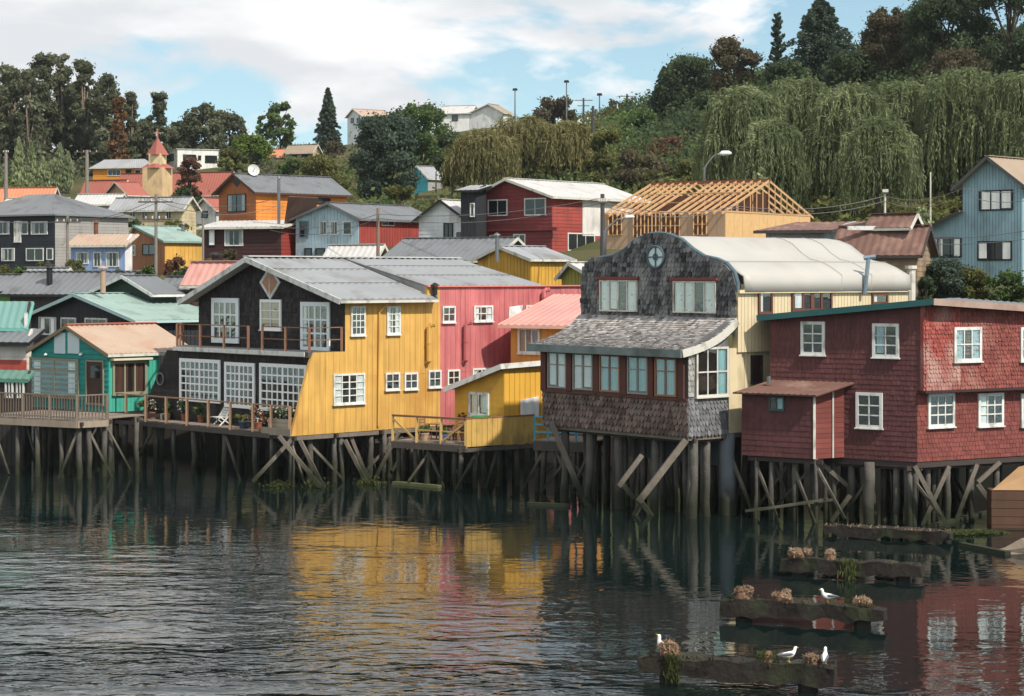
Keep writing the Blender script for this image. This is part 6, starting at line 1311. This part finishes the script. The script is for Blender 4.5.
GULLW = M('gull_white', (226, 226, 222), rough=.8, var=.04); GULLG = M('gull_grey', (92, 96, 102), rough=.8, var=.1); GULLK = M('gull_black', (38, 38, 42), rough=.8); BEAK = M('gull_beak', (216, 168, 60), rough=.5)
def gull(label, B_, x, ang, upright=0.0, scale=1.0, out=.25, wing=None):
    t = (x-512)/F; a, b = B_.a, B_.b; k = (t*a.y-a.x)/((b.x-a.x)-t*(b.y-a.y)); p = a.lerp(b, k)+B_.n*out; th = Thing('gull', label, 'gull', p, 'gulls on the mooring beams')
    ca, sa = math.cos(ang), math.sin(ang); s = scale; cu, su = math.cos(upright), math.sin(upright); leg = .10*s
    def L(f, sd, z): # forward, side, up in the gull's own frame
        f2, z2 = f*cu-z*su, f*su+z*cu; return Vector((p.x+(f2*ca-sd*sa)*s, p.y+(f2*sa+sd*ca)*s, p.z+leg+(.09+z2)*s))
    mb = MB(); prof = [(-.30, .02, .012), (-.24, .025, .03), (-.14, .03, .068), (-.02, .02, .092), (.09, .03, .088), (.16, .075, .06), (.19, .12, .045), (.205, .165, .048), (.225, .195, .046), (.25, .20, .034), (.27, .195, .012)]
    mb.tube([L(f, 0, z) for f, z, r in prof], [r*s for f, z, r in prof], 10); mb.build('body', GULLW, th, smooth=True)
    for sd in (-1, 1):
        mb = MB(); w = [(-.36, .03, .045, .012), (-.26, .055, .055, .022), (-.12, .08, .06, .03), (.02, .088, .05, .03), (.10, .075, .04, .014)]
        mb.tube([L(f, sd*q, z) for f, q, z, r in w], [r*s*1.3 for f, q, z, r in w], 7); mb.build('wing', wing or GULLG, th, smooth=True)
        mb = MB(); h_, ft = L(.0, sd*.035, -.07), Vector((p.x-sa*sd*.035*s, p.y+ca*sd*.035*s, p.z+.01)); mb.tube([h_, ft], .008*s, 5); mb.beam(ft, ft+Vector((ca, sa, 0))*.05*s, .03*s, .008*s); mb.build('leg', BEAK, th)
    mb = MB(); mb.tube([L(.262, 0, .197), L(.30, 0, .19), L(.325, 0, .178)], [.014*s, .011*s, .003*s], 6); mb.build('beak', BEAK, th)
    return th
gull('gull with black back standing upright by the tall nest', b1, 660, math.radians(160), .5, .95, .35, GULLK)
gull('white gull sitting beside the green moss clump', b1, 787, math.radians(20), .05, .85)
gull('gull standing at the right end of the nearest beam', b1, 823, math.radians(75), .3, .8, .3)
gull('lone white gull on the second beam', b2, 826, math.radians(200), .15, .95)

# floating weed, planks and a rock by the piles
def sliver(name, label, cat, x0, y0, x1, y1, w, mat, group=None):
    a, b = at(x0, y0, HC*F/(y0-YH)), at(x1, y1, HC*F/(y1-YH)); a.z = b.z = .06; mb = MB(); mb.beam(a, b, w, .14); o = mb.build(name, mat, a); o.location = a; tag(o, label, cat, group); return o
sliver('floating_plank', 'long plank floating beside the barge', 'plank', 962, 546, 1008, 555, .25, BRACE)
sliver('floating_plank', 'weathered log lying under the maroon house braces', 'plank', 933, 527, 990, 513, .22, BRACE)
sliver('floating_plank', 'thin plank floating below the yellow annex deck', 'plank', 528, 505, 570, 507, .18, BRACE)
sliver('floating_plank', 'mossy plank floating under the yellow house', 'plank', 394, 484, 440, 488, .3, M('mossy_wood', (92, 96, 60), var=.3))
mb = MB(); r_ = at(1030, 556, 70.5); r_.z = -.12
for k in range(1): mb.tube([r_+Vector((-1.5, .1, -.3)), r_+Vector((-1.0, 0, .02)), r_+Vector((-.2, .1, .28)), r_+Vector((.8, .1, .35)), r_+Vector((2, 0, -.1))], [.1, .25, .36, .4, .3], 9)
o = mb.build('rock', M('grey_brown_rock', (120, 106, 92), var=.3, bump=.8, bscale=4), r_); o.location = r_; tag(o, 'grey brown rock breaking the water beside the barge', 'rock')
n = 1500; k = rng.random(n); P = np.stack([np.array(at(950, 534, 0).x)*0+(440/F+k*50/F)*75.5+rng.normal(size=n)*.15, 75.5+rng.normal(size=n)*.25+k*.5, .03+rng.random(n)*.15*(1-k)], 1); A = unit(n)*.08; A[:, 2] *= .3; B = np.cross(A, unit(n))*.6
o = quads('floating_seaweed', P, A, B, LEAF['moss'], (0, 0, 0)); tag(o, 'green seaweed afloat at the end of the farthest beam', None, None, 'stuff')
for x, y in ((280, 487), (316, 486), (368, 484)):
    p = at(x, y, HC*F/(y-YH)); n = 300; P = np.array([[p.x, p.y, 0]])+rng.normal(size=(n, 3))*np.array([.3, .25, .12]); P[:, 2] = np.abs(P[:, 2]); A = unit(n)*.08; B = np.cross(A, unit(n))*.6; o = quads('seaweed', P, A, B, LEAF['moss'], (0, 0, 0)); tag(o, 'seaweed growing at the foot of the yellow house piles', None, None, 'stuff')

# ------------------------------------------------------------------ things on the decks
def potted(label, W, px, py, h_, mat, pot=(150, 90, 66), o=-.6, r=.2, z=None, flowers=False, n=260):
    u, zz = W.uz(px, py); p = W.p(u, z if z is not None else zz, o); th = Thing('potted_plant', label, 'potted plant', p, 'potted plants on the decks')
    mb = MB(); mb.tube([p, p+Vector((0, 0, .32))], [r*.7, r], 10); mb.tube([p+Vector((0, 0, .30)), p+Vector((0, 0, .35))], r*1.08, 10); mb.build('pot', PAINT(pot), th)
    C = np.array([[p.x, p.y, p.z+.4+h_*.4]])+rng.normal(size=(5, 3))*np.array([.14, .14, h_*.2]); P, A, B = leafset(C, np.full(5, h_*.35), n, .09, 1.8, .3); P[:, 2] = np.maximum(P[:, 2], p.z+.3); quads('foliage', P, A, B, mat, th.o, th.e)
    if flowers: P, A, B = leafset(C, np.full(5, h_*.4), 50, .09, 1.1, .8); quads('flowers', P, A, B, LEAF['flower'], th.o, th.e)['kind'] = 'stuff'
C = at(345, YH, 95); S = RW((C.x, C.y), 46); Dk = LW(S.p(S.u(291), 0).to_2d(), 46); zd = S.z(291, 434)
potted('bushy plant in a pot at the turquoise wall end of the deck', Dk, 124, 415, .7, LEAF['olive'], z=zd, o=-1.4)
potted('dry brown plant in a pot beside the turquoise house', Dk, 136, 415, .6, LEAF['brown'], z=zd, o=-1.0, flowers=True)
potted('green plant in a terracotta pot in front of the black wing wall', Dk, 149, 415, .6, LEAF['green'], z=zd, o=-1.1)
potted('flowering plant in a pot below the porthole ring', Dk, 163, 417, .7, LEAF['green'], z=zd, o=-1.3, flowers=True)
potted('small plant in a pot left of the white deck chair', Dk, 181, 418, .8, LEAF['green'], z=zd, o=-1.2)
potted('plant in a dark blue pot right of the white deck chair', Dk, 236, 425, .45, LEAF['olive'], (66, 76, 92), z=zd, o=-.5, r=.3)
potted('autumn coloured plant in a pot beside the dark blue pot', Dk, 248, 427, .6, LEAF['eucb'], z=zd, o=-.6, flowers=True)
# planter box with flowers at the deck end
p0, p1 = Dk.p(Dk.u(264), zd, -.25), Dk.p(-.35, zd, -.25); th = Thing('planter_box', 'long wooden planter box of white flowers at the deck end', 'planter', p0)
PB = M('bleached_planter_wood', (172, 158, 136), var=.15, island=.1); dv = Vector((-Dk.nx, -Dk.ny, 0))*.5
for k in range(3): z = Vector((0, 0, .14+.2*k)); plank(th, p0+z, p1+z, .04, .185, PB, 'board'); plank(th, p0+z+dv, p1+z+dv, .04, .185, PB, 'board')
for q in (p0, p1): plank(th, q+Vector((0, 0, .34)), q+dv+Vector((0, 0, .34)), .04, .58, PB, 'end_board')
P_ = np.array([np.array(p0.lerp(p1, t)+dv*.5)+np.array([0, 0, .8+.1*random.random()]) for t in np.linspace(.05, .95, 8)]); P, A, B = leafset(P_, np.full(8, .36), 900, .09, 1.7, .2); quads('foliage', P, A, B, LEAF['dark'], th.o, th.e); P, A, B = leafset(P_, np.full(8, .4), 160, .09, 1.1, .85); quads('flowers', P, A, B, LEAF['flower'], th.o, th.e)['kind'] = 'stuff'
# white deck chair
p = Dk.p(Dk.u(207), zd, -.9); th = Thing('deck_chair', 'white slatted deck chair on the black house deck', 'chair', p); d = Vector((Dk.dx, Dk.dy, 0)); b_ = Vector((-Dk.nx, -Dk.ny, 0))
for s in (-.28, .28):
    plank(th, p+d*s+b_*-.35, p+d*s+b_*.25+Vector((0, 0, .5)), .05, .05, WHITE, 'leg'); plank(th, p+d*s+b_*.35, p+d*s-b_*.3+Vector((0, 0, .42)), .05, .05, WHITE, 'leg'); plank(th, p+d*s+Vector((0, 0, .38)), p+d*s+b_*.55+Vector((0, 0, 1.15)), .05, .05, WHITE, 'back_rail')
for k in range(7): t = k/6; q = p+Vector((0, 0, .42))+(b_*.55+Vector((0, 0, .72)))*t; plank(th, q-d*.3, q+d*.3, .02, .11, WHITE, 'slat')
for k in range(4): q = p+Vector((0, 0, .42))-b_*(.1+.12*k); plank(th, q-d*.3, q+d*.3, .1, .02, WHITE, 'slat')
p = Dk.p(Dk.u(232), zd, -1.2); th = Thing('garden_bench', 'white garden bench in front of the glazed doors', 'bench', p)
for s in (-.7, .7):
    for bb in (-.2, .2): plank(th, p+d*s+b_*bb, p+d*s+b_*bb+Vector((0, 0, .45 if bb < 0 else .9)), .06, .06, WHITE, 'leg')
for k in range(3): plank(th, p-d*.75+b_*(-.2+.18*k)+Vector((0, 0, .46)), p+d*.75+b_*(-.2+.18*k)+Vector((0, 0, .46)), .14, .03, WHITE, 'slat')
for k in range(3): plank(th, p-d*.75+b_*.22+Vector((0, 0, .6+.14*k)), p+d*.75+b_*.22+Vector((0, 0, .6+.14*k)), .03, .11, WHITE, 'slat')
# annex deck
E = at(466, YH, 91.2); DL, DR = LW((E.x, E.y), 36), RW((E.x, E.y), 52); zdk = DL.z(466, 446)+.05
potted('spindly brown shrub in a pot against the yellow wall', DL, 424, 440, 1.0, LEAF['rus'], z=zdk, o=-3.0, n=120)
potted('green potted plant beside the railing of the annex deck', DL, 414, 440, .4, LEAF['green'], (186, 150, 120), z=zdk, o=-.8)
potted('plant in a bright blue pot on the annex deck', DL, 436, 442, .25, LEAF['green'], (50, 96, 160), z=zdk, o=-.5)
potted('dry plant in a pale pot near the annex parapet', DL, 455, 443, .5, LEAF['brown'], (190, 170, 150), z=zdk, o=-1.0)
TW = M('brown_table_wood', (138, 98, 74), var=.2, island=.2)
for i, (x, o_) in enumerate(((420, -1.6), (447, -1.9))):
    p = DL.p(DL.u(x), zdk, o_); th = Thing('wooden_table', ('brown wooden table at the far end of the annex deck', 'brown wooden table near the annex window')[i], 'table', p); d = Vector((DL.dx, DL.dy, 0)); b_ = Vector((-DL.nx, -DL.ny, 0))
    for k in range(5): plank(th, p-d*.6+b_*(-.32+.16*k)+Vector((0, 0, .74)), p+d*.6+b_*(-.32+.16*k)+Vector((0, 0, .74)), .145, .04, TW, 'top_board')
    for s in (-.5, .5):
        for bb in (-.28, .28): plank(th, p+d*s+b_*bb, p+d*s+b_*bb+Vector((0, 0, .72)), .07, .07, TW, 'leg')
    for s in (-1, 1):
        c = p+d*s*.95; th2 = Thing('wooden_chair', '%s wooden chair at the %s annex deck table' % (('left', 'right')[s > 0], ('far', 'near')[i]), 'chair', c)
        for a in (-.2, .2):
            for bb in (-.2, .2): plank(th2, c+d*a+b_*bb, c+d*a+b_*bb+Vector((0, 0, .95 if a*s > 0 else .44)), .045, .045, TW, 'leg')
        plank(th2, c-d*.23+Vector((0, 0, .46)), c+d*.23+Vector((0, 0, .46)), .46, .04, TW, 'seat')
        for k in range(3): q = c+d*s*.2+Vector((0, 0, .62+.14*k)); plank(th2, q-b_*.22, q+b_*.22, .03, .09, TW, 'back_slat')
# towel and green crate on the annex
C = at(504, YH, 93.5); PR_ = RW((C.x, C.y), 50); PL_ = LW((C.x, C.y), 40)
u0, u1, z0, z1 = rect_on(PR_, 519, 399, 537, 418); mb = MB(); n = 10
for i in range(n):
    a, b = u0+(u1-u0)*i/n, u0+(u1-u0)*(i+1)/n; oa, ob = .12+.03*math.sin(i*1.3), .12+.03*math.sin((i+1)*1.3); mb.prism([PR_.p(a, z0+.05*math.sin(i*.8), oa), PR_.p(b, z0+.05*math.sin(i*.8+.8), ob), PR_.p(b, z1+.012*i, ob), PR_.p(a, z1+.012*(i-1), oa)], [PR_.p(a, z0+.05*math.sin(i*.8), oa-.015), PR_.p(b, z0+.05*math.sin(i*.8+.8), ob-.015), PR_.p(b, z1+.012*i, ob-.015), PR_.p(a, z1+.012*(i-1), oa-.015)])
l_ = PR_.p(u0, z0, .1); o = mb.build('hanging_sheet', M('white_cloth', (226, 224, 220), var=.05), l_); o.location = l_; tag(o, 'white sheet hung to dry on the yellow annex wall', 'sheet')
p = PL_.p(PL_.u(488), PL_.z(488, 421), .5); th = Thing('green_tub', 'small bright green tub beside the annex window', 'tub', p); mb = MB(); mb.prism([p+Vector((x*.34, y*.2, 0)) for x, y in ((-1, -1), (1, -1), (1, 1), (-1, 1))], [p+Vector((x*.42, y*.26, .24)) for x, y in ((-1, -1), (1, -1), (1, 1), (-1, 1))]); mb.build('body', M('green_plastic', (48, 150, 84), rough=.4, var=.05), th); mb = MB(); mb.box(p+Vector((0, 0, .26)), .9, .58, .05); mb.build('rim', M('green_plastic'), th)
mb = MB(); mb.beam(p-Vector((0, 0, .9)), p-Vector((0, 0, .02)), .3); mb.build('stand', M('grey_deck_wood'), th)


# ------------------------------------------------------------------ thin haze volume, added to lift the dark tones
mb = MB(); mb.box((0, 710, 29.5), 1900, 1640, 66)
hz = mb.build('haze', None, kind='stuff')
hm = bpy.data.materials.new('haze'); hm.use_nodes = True; t = hm.node_tree; t.nodes.clear()
pv = t.nodes.new('ShaderNodeVolumePrincipled'); pv.inputs['Color'].default_value = (0.86, 0.92, 0.95, 1); pv.inputs['Density'].default_value = 0.00007; pv.inputs['Anisotropy'].default_value = 0.2
om = t.nodes.new('ShaderNodeOutputMaterial'); t.links.new(pv.outputs[0], om.inputs['Volume']); hz.data.materials.append(hm)
tag(hz, 'thin pale haze added to lift dark tones over harbour and hillside')
